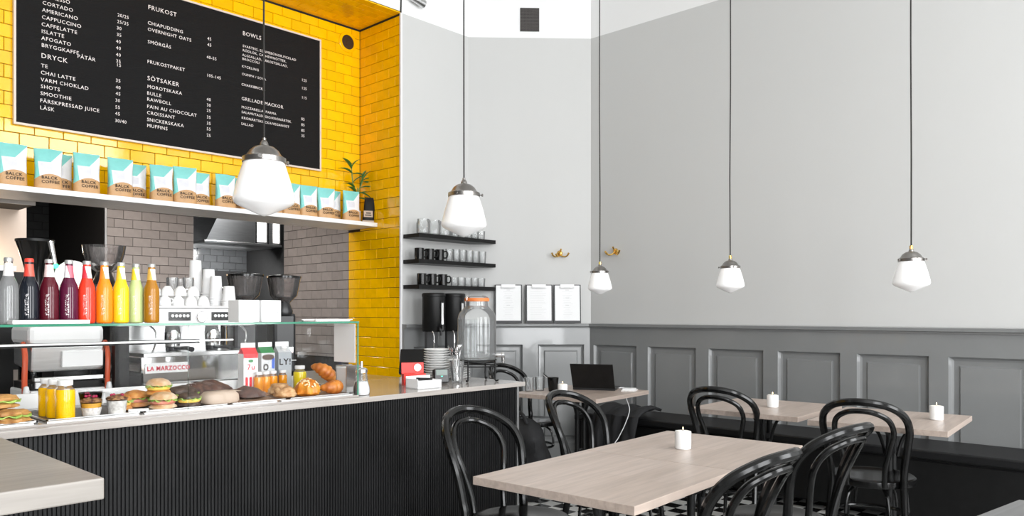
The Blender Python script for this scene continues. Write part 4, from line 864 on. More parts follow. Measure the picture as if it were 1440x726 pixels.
# spoon glass
s_ = thing('spoon_glass', 'clear glass full of spoons between terminal and jar', 'glass', (2.87, 3.09, ZT))
MB().lathe([(0, 0), (.028, 0), (.03, .004), (.040, .12), (.038, .12), (.0275, .012), (0, .012)], 24).build('glass_cup', M['glass'], s_)
rr = random.Random(9)
for i in range(9):
    a, tl = rr.uniform(0, 6.28), rr.uniform(.10, .32); hh = rr.uniform(.15, .19) + (.03 if i == 0 else 0); tx, ty = math.cos(a) * tl, math.sin(a) * tl
    if i == 0: tx, ty = -.30, .12
    p0 = Vector((-tx * .03, -ty * .03, .014)); p1 = p0 + Vector((tx, ty, 1)).normalized() * hh
    b = MB().tube([p0, p0.lerp(p1, .8), p1], [.0022, .0022, .003], 6); T = Matrix.Translation(p1) @ Vector((tx, ty, 1)).to_track_quat('Z', 'Y').to_matrix().to_4x4()
    b.lathe([(0, -.02), (.007, -.012), (.0095, 0), (.008, .012), (0, .02)], 12, M=T @ Matrix.Diagonal((1, .3, 1, 1))); b.build('spoon', M['chrome'], s_)
# saucer stacks
NUM = 'one two three four five six seven eight nine ten eleven twelve thirteen fourteen fifteen'.split()
def saucers(x, y, n, label, kind):
    for k in range(n):
        o = MB().lathe([(0, 0), (.04, 0), (.045, .003), (.072, .013), (.074, .015), (.072, .0165), (.044, .0065), (0, .005)], 28).build('saucer', M['white_gloss'], None, (x + random.uniform(-.001, .001), y, ZT + k * .0135))
        tag(o, ('bottom white saucer of the %s' if k == 0 else 'topmost white saucer of the %s' if k == n - 1 else 'white saucer number ' + NUM[k] + ' up in the %s') % kind, 'saucer', label)
saucers(3.06, 3.29, 8, 'saucers behind the jar stand', 'stack behind the jar stand')
saucers(2.90, 3.29, 13, 'saucers behind the spoon glass', 'taller stack behind the spoon glass')
# water dispenser
j = thing('water_dispenser', 'large glass water jar with orange clip lid on wire stand', 'water jar', (3.035, 3.105, ZT))
Z0 = .112
MB().lathe([(0, Z0), (.095, Z0), (.106, Z0 + .012), (.108, Z0 + .03), (.108, Z0 + .235), (.10, Z0 + .268), (.075, Z0 + .294), (.063, Z0 + .308), (.062, Z0 + .335), (.058, Z0 + .335), (.058, Z0 + .306), (.07, Z0 + .290)], 40).build('glass_jar', M['glass'], j)
MB().lathe([(0, Z0 + .006), (.098, Z0 + .008), (.104, Z0 + .03), (.104, Z0 + .232), (0, Z0 + .232)], 36).build('water', M['water'], j)
MB().lathe([(0, Z0 + .337), (.062, Z0 + .337), (.066, Z0 + .345), (.062, Z0 + .358), (.03, Z0 + .362), (0, Z0 + .362)], 30).build('glass_lid', M['glass'], j)
MB().lathe([(.058, Z0 + .333), (.069, Z0 + .334), (.070, Z0 + .350), (.063, Z0 + .352), (.058, Z0 + .333)], 30).build('orange_seal', mat('orange_rubber', (.72, .20, .05), .5, noise_amt=.05), j)
MB().tube(spline([(.066, 0, Z0 + .325), (.078, 0, Z0 + .34), (.072, 0, Z0 + .362), (.04, 0, Z0 + .366)], 4), .002, 6).tube(spline([(-.066, 0, Z0 + .325), (-.078, 0, Z0 + .34), (-.072, 0, Z0 + .362), (-.04, 0, Z0 + .366)], 4), .002, 6).build('wire_clip', M['chrome'], j)
t_ = MB().lathe([(0, 0), (.012, 0), (.012, .03), (.017, .032), (.017, .045), (0, .045)], 14, M=Matrix.Translation((.075, -.078, Z0 + .032)) @ Matrix.Rotation(R(-45), 4, 'Z') @ Matrix.Rotation(R(90), 4, 'Y')); t_.lathe([(0, -.04), (.008, -.04), (.01, 0), (0, .012)], 12, (.102, -.105, Z0 + .028)); t_.build('tap', M['chrome'], j)
e_ = MB()
for z, r_ in ((.105, .102), (.118, .110), (.085, .112)): e_.tube([(r_ * math.cos(k * math.pi / 18), r_ * math.sin(k * math.pi / 18), z) for k in range(36)], .0035, 6, closed=True)
e_.lathe([(0, .107), (.1, .107), (.1, .1115), (0, .1115)], 24)
e_.build('stand_ring', M['black_satin'], j)
for k in range(4):
    a = R(20 + 90 * k); x, y = math.cos(a), math.sin(a)
    MB().tube(spline([(x * .112, y * .112, .12), (x * .112, y * .112, .05), (x * .112, y * .112, .012), (x * .122, y * .122, .005), (x * .132, y * .132, .010)], 4), .0045, 8).build('stand_leg', M['black_satin'], j)

# ================================================================== LONG SHELF WITH COFFEE BAGS
ls = thing('long_shelf', 'long white shelf below the menu board', 'shelf', (0, 0, 0))
MB().box(-.6, XN - .001, 5.321, Y2 - .003, ZS - .034, ZS).build('shelf_board', M['white'], ls, smooth=False, bevel=.002)
def bag_mat():
    m, nt, b = new_mat('printed_coffee_bag'); N, L = nt.nodes, nt.links
    tc = N.new('ShaderNodeTexCoord'); sx = N.new('ShaderNodeSeparateXYZ'); L.new(tc.outputs['Object'], sx.inputs[0]); X, Z = sx.outputs[0], sx.outputs[2]
    def mth(op, a, b_=None, c=None):
        n = N.new('ShaderNodeMath'); n.operation = op
        for i, v in enumerate((a, b_, c)):
            if v is None: continue
            if isinstance(v, (int, float)): n.inputs[i].default_value = v
            else: L.new(v, n.inputs[i])
        return n.outputs[0]
    def mixc(f, a, c):
        n = N.new('ShaderNodeMix'); n.data_type = 'RGBA'; L.new(f, n.inputs[0])
        for i, v in ((6, a), (7, c)):
            if isinstance(v, tuple): n.inputs[i].default_value = (*v, 1)
            else: L.new(v, n.inputs[i])
        return n.outputs[2]
    white, teal, kraft, lav = (.80, .80, .83), (.21, .60, .56), (.56, .32, .14), (.68, .68, .74)
    col = mixc(mth('MULTIPLY', mth('MULTIPLY', mth('GREATER_THAN', X, -.045), mth('LESS_THAN', X, .022)), mth('MULTIPLY', mth('GREATER_THAN', Z, .118), mth('LESS_THAN', Z, .168))), white, lav)
    diag = mth('GREATER_THAN', Z, mth('MAXIMUM', mth('MULTIPLY_ADD', X, 1.15, .163), .176))
    left = mth('LESS_THAN', X, mth('MULTIPLY_ADD', Z, -.10, -.042))
    col = mixc(mth('MAXIMUM', diag, left), col, teal)
    hump = mth('MULTIPLY_ADD', mth('MULTIPLY', mth('ADD', X, -.012), mth('ADD', X, -.012)), -5.0, .100)
    col = mixc(mth('LESS_THAN', Z, hump), col, kraft)
    nz = N.new('ShaderNodeTexNoise'); nz.inputs['Scale'].default_value = 30; L.new(tc.outputs['Object'], nz.inputs['Vector'])
    mr = N.new('ShaderNodeMapRange'); mr.inputs[3].default_value = .9; mr.inputs[4].default_value = 1.1; L.new(nz.outputs['Fac'], mr.inputs[0])
    hs = N.new('ShaderNodeHueSaturation'); L.new(col, hs.inputs['Color']); L.new(mr.outputs[0], hs.inputs['Value']); L.new(hs.outputs[0], b.inputs['Base Color']); b.inputs['Roughness'].default_value = .42
    n2 = N.new('ShaderNodeTexNoise'); n2.inputs['Scale'].default_value = 22; n2.inputs['Distortion'].default_value = 1; L.new(tc.outputs['Object'], n2.inputs['Vector']); bp = N.new('ShaderNodeBump'); bp.inputs['Strength'].default_value = .5; bp.inputs['Distance'].default_value = .006; L.new(n2.outputs['Fac'], bp.inputs['Height']); L.new(bp.outputs[0], b.inputs['Normal'])
    return m
def pouch(w, h, d, seed, nu=15, nv=14):
    """stand-up pouch: gusseted bottom, flat sealed top, creased sides"""
    b = MB()
    def f(u, v):
        a = u * 4
        k = int(a) % 4; t = a - int(a)
        e = max(0., 1 - v) ** .55; ww = w / 2 * (1 - .05 * math.sin(v * math.pi)); dd = max(.0012, d / 2 * e)
        n = noise.noise(Vector((u * 9, v * 4, seed))) * .004 * min(1, v * 6)
        c, s_ = math.cos(2 * math.pi * u), math.sin(2 * math.pi * u); p = 3.2; r_ = (abs(c) ** p + abs(s_) ** p) ** (-1 / p)
        return (c * r_ * ww + n, s_ * r_ * dd + n * .6 * e, v * h + (.004 * noise.noise(Vector((u * 6, seed, 1))) if v > .9 else 0))
    b.grid(f, 36, nv, wrap=True); b.f.append(tuple(range(36))[::-1]); b.mi.append(0); return b
M['bag'] = bag_mat()
bag_me = [pouch(.160, .262, .072, s).mesh('pouch', M['bag'], True, 50) for s in (1, 5, 9)]
front = [1.352, 1.545, 1.765, 1.972, 2.238, 2.404, 2.545, 2.70, 2.89, 3.075, 3.235, 3.392, 3.556, 3.680, 3.800]
back = [1.640, 2.105, 2.85]
GB = 'teal and white coffee bags on the long shelf'
def coffee_bag(x, y, rz, k, lab, s=1.0):
    t = thing('coffee_bag', lab, 'coffee bag', (x, y, ZS), rz, GB)
    place('pouch', bag_me[k % 3], t, scale=(s, s, s))
    text('BALCK', .026, M['ink'], t, (-.040, -.0345, .062), rot=(R(86), 0, 0), name='bag_lettering'); text('COFFEE', .026, M['ink'], t, (-.040, -.0355, .036), rot=(R(87), 0, 0), name='bag_lettering')
rr = random.Random(12)
for k, x in enumerate(front):
    n = len(front) - 1 - k
    lab = 'teal and white coffee bag at the shelf front, %s counted from the potted plant' % ORD[n]
    coffee_bag(x, (5.48 if k in (6, 13) else 5.385) + rr.uniform(-.006, .006), rr.uniform(-.16, .02), k, lab, .93 + .07 * rr.random())
for k, x in enumerate(back): coffee_bag(x, 5.50, -.1, k + 1, 'teal coffee bag tucked behind the front row, %s of three counted from the plant' % ORD[2 - k], .96)
# bamboo plant
pt_ = thing('potted_plant', 'lucky bamboo plant in a cloudy glass jar on the shelf', 'plant', (3.902, 5.465, ZS))
MB().lathe([(0, 0), (.04, 0), (.043, .004), (.043, .10), (.04, .104), (.038, .10), (.038, .01), (0, .01)], 26).build('glass_jar', mat('frosted_jar', (.62, .58, .54), .35, noise_amt=.06), pt_)
M['stem'] = mat('bamboo_stem', (.16, .22, .04), .45, noise_amt=.3, nscale=30); M['leaf'] = mat('bamboo_leaf', (.045, .14, .02), .4, noise_amt=.35, nscale=25)
stems = [[(0, 0, .02), (.005, .0, .12), (.0, 0, .22), (-.02, .01, .33), (-.035, .01, .46)], [(.01, .005, .02), (.012, .0, .14), (.02, 0, .24), (.05, 0, .32), (.075, .0, .37)], [(-.005, -.01, .02), (.0, -.01, .13), (.005, -.01, .21), (.02, .0, .30)]]
for st in stems:
    sp_ = spline(st, 5); MB().tube(sp_, [.008 - .0035 * i / len(sp_) for i in range(len(sp_))], 8).build('stem', M['stem'], pt_)
def leaf(parent, base, d, L_, w):
    d = Vector(d).normalized(); side = d.cross(Vector((0, 0, 1))).normalized(); up = side.cross(d); b = MB(); v, f = [], []; n = 6; base = Vector(base)
    for i in range(n + 1):
        t = i / n; c = base + d * (L_ * t) + up * (.25 * L_ * (t - t * t * 1.6)); ww = w * math.sin(math.pi * min(1, t * .92 + .08)) ** .8
        v += [c - side * ww + up * ww * .35, c, c + side * ww + up * ww * .35]
    for i in range(n): a = i * 3; f += [(a, a + 1, a + 4, a + 3), (a + 1, a + 2, a + 5, a + 4)]
    b.add(v, f).build('leaf', M['leaf'], parent, solid=.0012)
for base, d, L_ in [((-.035, .01, .46), (-.8, -.2, .7), .13), ((-.035, .01, .46), (.4, -.3, .8), .10), ((-.03, .01, .42), (-.9, -.1, .25), .15), ((-.03, .01, .41), (.9, -.2, .15), .10), ((-.02, .01, .34), (.8, -.3, .7), .14), ((-.012, .0, .30), (-.9, -.2, .25), .13), ((0, 0, .26), (-.8, -.3, .35), .12), ((.075, 0, .37), (.8, -.2, .4), .07), ((.075, 0, .37), (.1, -.2, 1), .09), ((.07, 0, .36), (.9, .0, -.1), .10), ((.05, 0, .32), (.3, -.3, .9), .15), ((.04, 0, .30), (.9, -.3, .2), .13), ((.02, 0, .26), (.8, -.4, -.2), .12), ((.005, -.01, .22), (-.7, -.5, .4), .11), ((.01, 0, .21), (.7, -.5, -.1), .11), ((.02, 0, .24), (.9, -.2, .45), .10)]:
    leaf(pt_, base, d, L_ * 1.05, .022)
bb = thing('black_coffee_bag', 'small black coffee bag with tan label standing on the shelf end', 'coffee bag', (3.972, 5.385, ZS + .0), R(-25))
MB().box(-.05, .045, -.02, .02, 0, .02).build('wood_block', M['kraft'], bb, smooth=False)
pb = pouch(.098, .20, .045, 3); pb.v = [(x + z * .12, y + z * .10, z + .02) for x, y, z in pb.v]; pb.build('pouch', M['black_satin'], bb, ang=50)
MB().box(-.04, .036, -.0275, -.0255, .045, .10, M=Matrix.Rotation(R(-6), 4, 'X')).build('label', M['kraft'], bb, smooth=False)
MB().box(-.02, .02, -.0284, -.0274, .075, .084, M=Matrix.Rotation(R(-6), 4, 'X')).box(-.03, .024, -.0284, -.0274, .057, .066, M=Matrix.Rotation(R(-6), 4, 'X')).build('label_print', M['ink'], bb, smooth=False)

# ================================================================== BLACK SHELVES WITH MUGS AND GLASSES
ZSH = [1.945, 1.736, 1.53]
for k, z in enumerate(ZSH):
    s_ = thing('wall_shelf', ['topmost black shelf holding big glass jars', 'middle black shelf with mugs and tall glasses', 'lowest black shelf above the coffee urns'][k], 'shelf', (0, 0, 0), 0, 'black shelves on the pale wall')
    MB().prism([(4.04, 4.80), (4.925, 4.80), (4.925, 4.857), (4.785, 4.997), (4.04, 4.997)], z - .032, z).build('shelf_board', M['black_satin'], s_, smooth=False)
def mug_thing():
    t = thing('mug', 'x', 'mug', (0, 0, 0), 0, 'black mugs on the wall shelves')
    MB().lathe([(0, 0), (.034, 0), (.038, .004), (.04, .03), (.04, .092), (.038, .094), (.036, .09), (.036, .01), (0, .01)], 26).build('mug_body', M['black_gloss'], t)
    MB().tube(spline([(.039, 0, .075), (.058, 0, .078), (.068, 0, .052), (.058, 0, .026), (.039, 0, .024)], 4), .0055, 8).build('handle', M['black_gloss'], t)
    return t
m0 = None
for z, xs, row in ((ZSH[1], (4.095, 4.205, 4.315), 'middle'), (ZSH[2], (4.12, 4.23, 4.35), 'lowest')):
    for k, x in enumerate(xs):
        lab = 'black mug on the %s wall shelf, %s from the yellow tiles' % (row, ORD[k])
        loc = (x, 4.86, z); rz = R(-20 - 15 * k)
        if m0 is None: m0 = mug_thing(); m0.location = loc; m0.rotation_euler = (0, 0, rz); m0['label'] = lab
        else: dup(m0, loc, rz, lab)
tum = MB().lathe([(0, 0), (.026, 0), (.028, .004), (.034, .062), (.034, .105), (.0322, .105), (.0255, .012), (0, .012)], 22).mesh('drinking_glass', M['glass'])
shot_ = MB().lathe([(0, 0), (.030, 0), (.032, .004), (.036, .075), (.0342, .075), (.029, .012), (0, .012)], 22).mesh('drinking_glass', M['glass'])
jarm = MB().lathe([(0, 0), (.05, 0), (.056, .006), (.056, .09), (.048, .11), (.05, .125), (.046, .125), (.044, .11), (.052, .088), (.052, .012), (0, .012)], 26).mesh('glass_jar', M['glass'])
for k in range(6):
    o = place('drinking_glass', tum, None, (4.42 + k * .078, 4.855 - .004 * (k % 2), ZSH[1])); tag(o, 'tall glass on the middle wall shelf, %s from the black mugs' % ORD[k], 'glass', 'glasses on the wall shelves')
for k in range(5):
    o = place('drinking_glass', shot_, None, (4.475 + k * .08, 4.85, ZSH[2])); tag(o, 'short glass on the lowest wall shelf, %s from the black mugs' % ORD[k], 'glass', 'glasses on the wall shelves')
for k in range(3):
    o = place('glass_jar', jarm, None, (4.14 + k * .118, 4.865, ZSH[0])); tag(o, 'clear glass jar on the topmost wall shelf, %s from the yellow tiles' % ORD[k], 'jar', 'jars on the topmost shelf')
for k in range(5):
    o = place('drinking_glass', shot_, None, (4.49 + k * .078, 4.86, ZSH[0])); tag(o, 'short glass on the topmost wall shelf, %s from the glass jars' % ORD[k], 'glass', 'glasses on the wall shelves')
# side counter with coffee urns
sc = thing('side_counter', 'low black cabinet under the wall shelves carrying the coffee urns', 'cabinet', (0, 0, 0))
MB().box(4.05, 4.66, 4.50, 4.965, .93, .96).build('cabinet_top', M['steel'], sc, smooth=False); MB().box(4.06, 4.65, 4.52, 4.965, 0, .93).build('cabinet_body', M['wainscot'], sc, smooth=False)
MB().box(4.07, 4.35, 4.512, 4.521, .06, .90).build('door', M['wainscot'], sc, smooth=False); MB().box(4.36, 4.64, 4.512, 4.521, .06, .90).build('door', M['wainscot'], sc, smooth=False)
def urn(x, lab):
    u = thing('coffee_urn', lab, 'coffee urn', (x, 4.74, .96), R(-12), 'black coffee urns'); B = M['black_plastic']
    MB().lathe([(0, 0), (.085, 0), (.088, .01), (.088, .022), (0, .022)], 28).box(-.05, .05, .02, .06, .022, .2).build('base', B, u)
    MB().lathe([(0, .19), (.088, .19), (.094, .2), (.094, .47), (.097, .474), (.097, .492), (.088, .502), (0, .504)], 32).build('tank', M['black_satin'], u)
    MB().box(.008, .034, -.106, -.088, .235, .43).build('sight_gauge_frame', B, u, smooth=False, bevel=.002)
    MB().box(.012, .03, -.1075, -.106, .245, .42).build('sight_glass', M['chrome'], u, smooth=False)
    t_ = MB().box(-.018, .018, -.13, -.085, .2, .225); t_.lathe([(0, .16), (.009, .16), (.011, .2), (0, .2)], 12, (0, -.118, 0)); t_.box(-.008, .008, -.15, -.125, .215, .25); t_.build('tap', B, u, smooth=False)
    MB().tube(spline([(-.05, -.05, .03), (-.05, -.092, .06), (-.05, -.092, .16), (-.05, -.07, .195)], 4), .006, 8).build('drip_bar', M['chrome'], u)
urn(4.145, 'black coffee urn beside the yellow tiled corner'); urn(4.365, 'black coffee urn nearer the water jar')

# ================================================================== COFFEE EQUIPMENT BEHIND THE CASE
em = thing('espresso_machine', 'white and steel espresso machine with red lettered plate', 'espresso machine', (1.51, 3.86, ZW))
S = M['steel']
MB().box(0, .58, .0, .46, .05, .19).build('base_body', M['chrome'], em, smooth=False, bevel=.008)
MB().box(.0, .58, -.03, .36, .185, .205).build('drip_tray', S, em, smooth=False, bevel=.003)
MB().box(.02, .56, .36, .46, .19, .34).build('back_splash', S, em, smooth=False)
MB().box(-.01, .59, .0, .48, .335, .425).build('upper_body', M['white'], em, smooth=False, bevel=.006)
MB().box(-.012, .592, -.012, .49, .425, .437).build('cup_rail', S, em, smooth=False, bevel=.003)
for x in (.05, .29, .53): MB().lathe([(0, 0), (.02, 0), (.02, .05), (0, .05)], 14, (x, .06, 0)).build('foot', M['black_plastic'], em)
for a in (.13, .35):
    d_ = MB().box(a, a + .11, -.006, .0, .362, .405).build('button_panel', M['black_gloss'], em, smooth=False)
    for i in range(5): MB().lathe([(0, 0), (.0075, 0), (.0075, .004), (0, .004)], 12, M=Matrix.Translation((a + .017 + i * .019, -.006, .386)) @ RX).build('button', M['white'], d_)
MB().lathe([(0, 0), (.028, 0), (.028, .012), (.024, .015), (0, .015)], 22, M=Matrix.Translation((.295, 0, .38)) @ RX).build('pressure_dial', M['chrome'], em)
MB().lathe([(0, .0151), (.021, .0151), (.021, .016), (0, .016)], 22, M=Matrix.Translation((.295, 0, .38)) @ RX).box(.2935, .2965, -.018, -.0162, .37, .395).build('dial_face', M['paper'], em)
for gx in (.20, .41):
    MB().lathe([(0, .23), (.035, .23), (.04, .26), (.04, .30), (.03, .34), (0, .34)], 22, (gx, .12, 0)).build('group_head', M['chrome'], em)
    p_ = MB().lathe([(0, .205), (.03, .205), (.034, .23), (0, .23)], 20, (gx, .12, 0)); p_.tube([(gx, .09, .222), (gx + .01, -.03, .225), (gx + .012, -.08, .22)], [.008, .011, .013], 10); p_.build('portafilter', M['black_plastic'], em)
for gx in (.06, .53): MB().tube(spline([(gx, .06, .34), (gx + .005, .0, .31), (gx, -.02, .26), (gx - .01, .0, .20)], 5), .005, 8).build('steam_wand', M['chrome'], em)
pl = MB().box(.015, .225, -.006, .0, .105, .155).build('name_plate', M['white'], em, smooth=False, bevel=.002)
text('LA MARZOCCO', .030, M['redink'], pl, (.024, -.0065, .118), name='plate_lettering', wide=.90)
ZE = ZW + .437
# cups on the machine
cupm = MB().lathe([(0, .062), (.018, .062), (.02, .057), (.029, .050), (.037, .034), (.041, .012), (.042, 0), (.040, 0), (.038, .014), (.034, .033), (.026, .046), (0, .05)], 24).mesh('cup_body', M['white_gloss'])
k = 0
for i in range(5):
    for j in range(2):
        x = 1.575 + i * .066; y = 3.905 + j * .085
        t = thing('coffee_cup', 'white coffee cup upside down on the machine, %s row, %s from the soda bottles' % (('front', 'rear')[j], ORD[i]), 'cup', (x, y, ZE), R(-60 + 40 * i), 'white cups on the espresso machine')
        place('cup_body', cupm, t, scale=(.74, .74, .8)); MB().tube(spline([(.022, 0, .012), (.036, 0, .016), (.036, 0, .032), (.02, 0, .035)], 3), .003, 6).build('handle', M['white_gloss'], t)
for i in range(4):
    t = thing('coffee_cup', 'white coffee cup on the upper layer of the machine pile, %s from the soda bottles' % ORD[i], 'cup', (1.606 + i * .066, 3.948, ZE + .05), R(20 + 50 * i), 'white cups on the espresso machine')
    place('cup_body', cupm, t, scale=(.74, .74, .8)); MB().tube(spline([(.022, 0, .012), (.036, 0, .016), (.036, 0, .032), (.02, 0, .035)], 3), .003, 6).build('handle', M['white_gloss'], t)
def paper_stack(x, y, n, h0, lab, r=.04):
    t = thing('paper_cup_stack', lab, 'paper cups', (x, y, ZE), 0, 'stacks of white paper cups')
    MB().lathe([(0, h0), (r * .72, h0), (r * .74, h0 - .004), (r * .98, .004), (r * 1.03, .003), (r * 1.03, 0), (r * .95, 0), (r * .7, h0 - .01), (0, h0 - .01)], 26).build('cup', M['paper'], t)
    for k in range(1, n): MB().lathe([(r * (1.03 + .0), -.0 + k * .013), (r * 1.05, .003 + k * .013), (r * 1.0, .006 + k * .013)], 26).build('cup_rim', M['paper'], t)
paper_stack(1.914, 4.16, 7, .25, 'tallest stack of white paper cups, against the grey tiles'); paper_stack(1.948, 4.075, 6, .20, 'second tallest stack of white paper cups'); paper_stack(1.945, 3.985, 4, .16, 'middle stack of white paper cups beside the chrome jug', .037); paper_stack(1.975, 3.90, 3, .105, 'lowest stack of white paper cups', .037)
for k, (x, y) in enumerate([(1.76, 4.09), (1.83, 4.06), (1.79, 4.17), (1.86, 4.22)]):
    for h in range(2):
        o = place('drinking_glass', shot_, None, (x, y, ZE + h * .0755), scale=(.8, .8, 1)); tag(o, '%s glass of a two-high pile on the espresso machine, %s pile from the white cups' % (('lower', 'upper')[h], ORD[k]), 'glass', 'glasses stacked on the machine')
# knock-box mugs: dark glasses left of them
for k in range(3):
    o = place('drinking_glass', shot_, None, (1.58 + k * .07, 4.20, ZE), scale=(.85, .85, .95)); o.data = shot_.copy(); o.data.materials[0] = M['smoke_glass']; tag(o, 'smoky glass at the rear of the espresso machine, %s from the amber bottle' % ORD[k], 'glass', 'smoky glasses on the machine')
# grinders
def grinder(x, y, lab, hop_r, hz0, hz1, cone=False, rz=0):
    g = thing('coffee_grinder', lab, 'coffee grinder', (x, y, ZW), rz, 'coffee grinders'); B = M['black_plastic']
    MB().box(-.09, .09, -.12, .13, 0, .03).build('base', B, g, smooth=False, bevel=.006)
    MB().box(-.07, .07, -.03, .11, .03, hz0 - .06).build('motor_housing', B, g, smooth=False, bevel=.02)
    MB().lathe([(0, hz0 - .07), (.05, hz0 - .07), (.055, hz0 - .05), (.04, hz0 - .01), (.035, hz0 + .005), (0, hz0 + .005)], 22, (0, -.0, 0)).build('collar', B, g)
    MB().box(-.025, .025, -.10, -.03, .16, .20).build('dosing_spout', M['chrome'], g, smooth=False, bevel=.004)
    MB().tube([(-.03, -.09, .12), (-.03, -.12, .12), (.03, -.12, .12), (.03, -.09, .12)], .004, 6).build('portafilter_fork', M['chrome'], g)
    if cone: pr = [(.036, hz0), (.065, hz0 + .02), (hop_r * .82, hz0 + (hz1 - hz0) * .4), (hop_r * .94, hz0 + (hz1 - hz0) * .7), (hop_r, hz1), (hop_r - .003, hz1), (hop_r * .91, hz0 + (hz1 - hz0) * .7), (hop_r * .79, hz0 + (hz1 - hz0) * .4)]
    else: pr = [(.036, hz0), (hop_r * .8, hz0 + .045), (hop_r, hz1), (hop_r - .003, hz1), (hop_r * .78, hz0 + .046)]
    MB().lathe(pr, 30).build('hopper', M['smoke_glass'], g)
    MB().lathe([(0, hz0 + .01), (.035, hz0 + .01), (hop_r * .45, hz0 + .03), (hop_r * .42, hz0 + .036), (0, hz0 + .04)], 24).build('coffee_beans', mat('beans', (.035, .016, .008), .4, noise_amt=.5, nscale=120, bump=.8, bscale=160) if 'beans' not in bpy.data.materials else bpy.data.materials['beans'], g)
    if not cone: MB().lathe([(0, hz1), (hop_r * 1.03, hz1), (hop_r * 1.03, hz1 + .012), (hop_r * .5, hz1 + .02), (0, hz1 + .02)], 28).build('lid', M['black_gloss'], g)
    return g
grinder(2.225, 4.20, 'coffee grinder with black lid beside the espresso machine', .102, .46, .612, rz=R(-10))
grinder(2.475, 4.20, 'coffee grinder with black lid standing before the grey tiled side wall', .100, .46, .61, rz=R(-10))
grinder(1.56, 4.49, 'coffee grinder with wide open clear bowl behind the soda bottles', .108, .62, .765, cone=True)
j_ = thing('milk_jug', 'tall chrome jug behind the lowest paper cup stack', 'jug', (2.17, 4.42, ZW))
MB().lathe([(0, 0), (.05, 0), (.052, .01), (.05, .44), (.046, .50), (.04, .545), (.02, .556), (0, .558)], 26).build('jug_body', M['chrome'], j_); MB().tube(spline([(.05, 0, .45), (.085, 0, .44), (.09, 0, .3), (.051, 0, .25)], 4), .008, 8).build('handle', M['black_plastic'], j_)
# second machine (white toaster press) behind the juices
tp = thing('toaster_press', 'white toaster press with red side arms behind the juice bottles', 'toaster', (.995, 3.70, ZW))
MB().box(0, .30, 0, .30, .0, .07).build('base', M['white'], tp, smooth=False, bevel=.008)
MB().box(.01, .29, .02, .28, .07, .10).build('lower_plate', M['black_satin'], tp, smooth=False)
MB().box(.015, .285, -.005, .03, .11, .125).build('steel_bar', M['steel'], tp, smooth=False)
MB().box(.005, .295, .03, .28, .145, .26, M=Matrix.Rotation(R(6), 4, 'X')).build('upper_plate', M['steel'], tp, smooth=False, bevel=.01)
MB().box(.0, .30, .02, .29, .265, .345).build('hood', M['white'], tp, smooth=False, bevel=.02)
MB().box(.12, .285, .005, .022, .165, .235, M=Matrix.Rotation(R(3), 4, 'X')).build('front_cover', M['white'], tp, smooth=False, bevel=.003)
MB().box(.02, .15, -.002, .012, .08, .105).build('control_panel', M['white'], tp, smooth=False); MB().box(.105, .12, -.0035, -.002, .083, .1).build('display', M['black_gloss'], tp, smooth=False)
M['orange_red'] = mat('red_orange_plastic', (.62, .10, .04), .35, noise_amt=.15)
for x in (-.02, .305):
    MB().tube(spline([(x, .0, .02), (x - .004, -.012, .12), (x, -.004, .22), (x + .01, .06, .27)], 5), .011, 8).build('side_arm', M['orange_red'], tp)
    MB().lathe([(0, 0), (.012, .0), (.013, .04), (.009, .062), (0, .066)], 14, (x, -.02, .03)).build('white_knob', M['white'], tp)
# slicer, black post and shelf
sl = thing('bread_slicer', 'black and steel slicer beside the espresso machine base', 'slicer', (1.385, 3.74, ZW))
MB().box(0, .105, 0, .28, .0, .03).build('base', M['black_satin'], sl, smooth=False, bevel=.004); MB().box(.02, .105, .03, .2, .03, .12).build('motor', M['black_gloss'], sl, smooth=False, bevel=.015)
MB().lathe([(0, 0), (.07, 0), (.07, .008), (0, .01)], 26, M=Matrix.Translation((.01, .1, .12)) @ Matrix.Rotation(R(-80), 4, 'Y')).build('blade', M['chrome'], sl); MB().box(-.06, .01, -.01, .16, .085, .092).build('carriage', M['steel'], sl, smooth=False)
ps = thing('black_post', 'black square post with shelf arm behind the display case', 'post', (1.345, 3.672, ZW)); MB().box(-.03, .03, -.02, .02, 0, .34).build('post_shaft', M['black_satin'], ps, smooth=False); MB().box(.03, .36, -.012, .012, .255, .275).build('arm', M['black_satin'], ps, smooth=False); MB().box(-.05, .05, -.04, .04, 0, .008).build('foot_plate', M['black_satin'], ps, smooth=False)
# left end: jug, funnel and disc slicer with green lamp
dz = thing('disc_slicer', 'round white disc machine with green light behind the maroon bottle', 'slicer', (1.262, 4.10, ZW))
MB().box(-.08, .08, -.06, .12, 0, .46).build('stand', M['black_plastic'], dz, smooth=False, bevel=.01); MB().lathe([(0, 0), (.082, 0), (.084, .012), (.07, .02), (0, .022)], 30, M=Matrix.Translation((0, -.061, .565)) @ RX).build('disc', M['white_gloss'], dz); MB().box(-.02, .02, -.05, .0, .44, .6).build('disc_arm', M['black_plastic'], dz, smooth=False)
MB().lathe([(0, 0), (.012, 0), (.01, .01), (0, .012)], 12, M=Matrix.Translation((-.072, -.066, .62)) @ RX).build('green_lamp', mat('green_lamp', (.02, .9, .12), .4, emit=9), dz)
MB().tube([(-.055, -.02, .60), (-.075, .0, .74)], [.009, .012], 10).build('pipe', M['steel'], dz)
fn = thing('blender', 'black funnel topped blender behind the cola bottle', 'blender', (1.215, 4.44, ZW)); MB().lathe([(0, 0), (.075, 0), (.07, .2), (.05, .45), (.04, .60), (.055, .66), (.085, .76), (.08, .76), (.05, .66), (0, .62)], 24).build('body', M['black_gloss'], fn); MB().lathe([(0, .76), (.087, .76), (.087, .772), (0, .775)], 24).build('lid', M['black_satin'], fn)
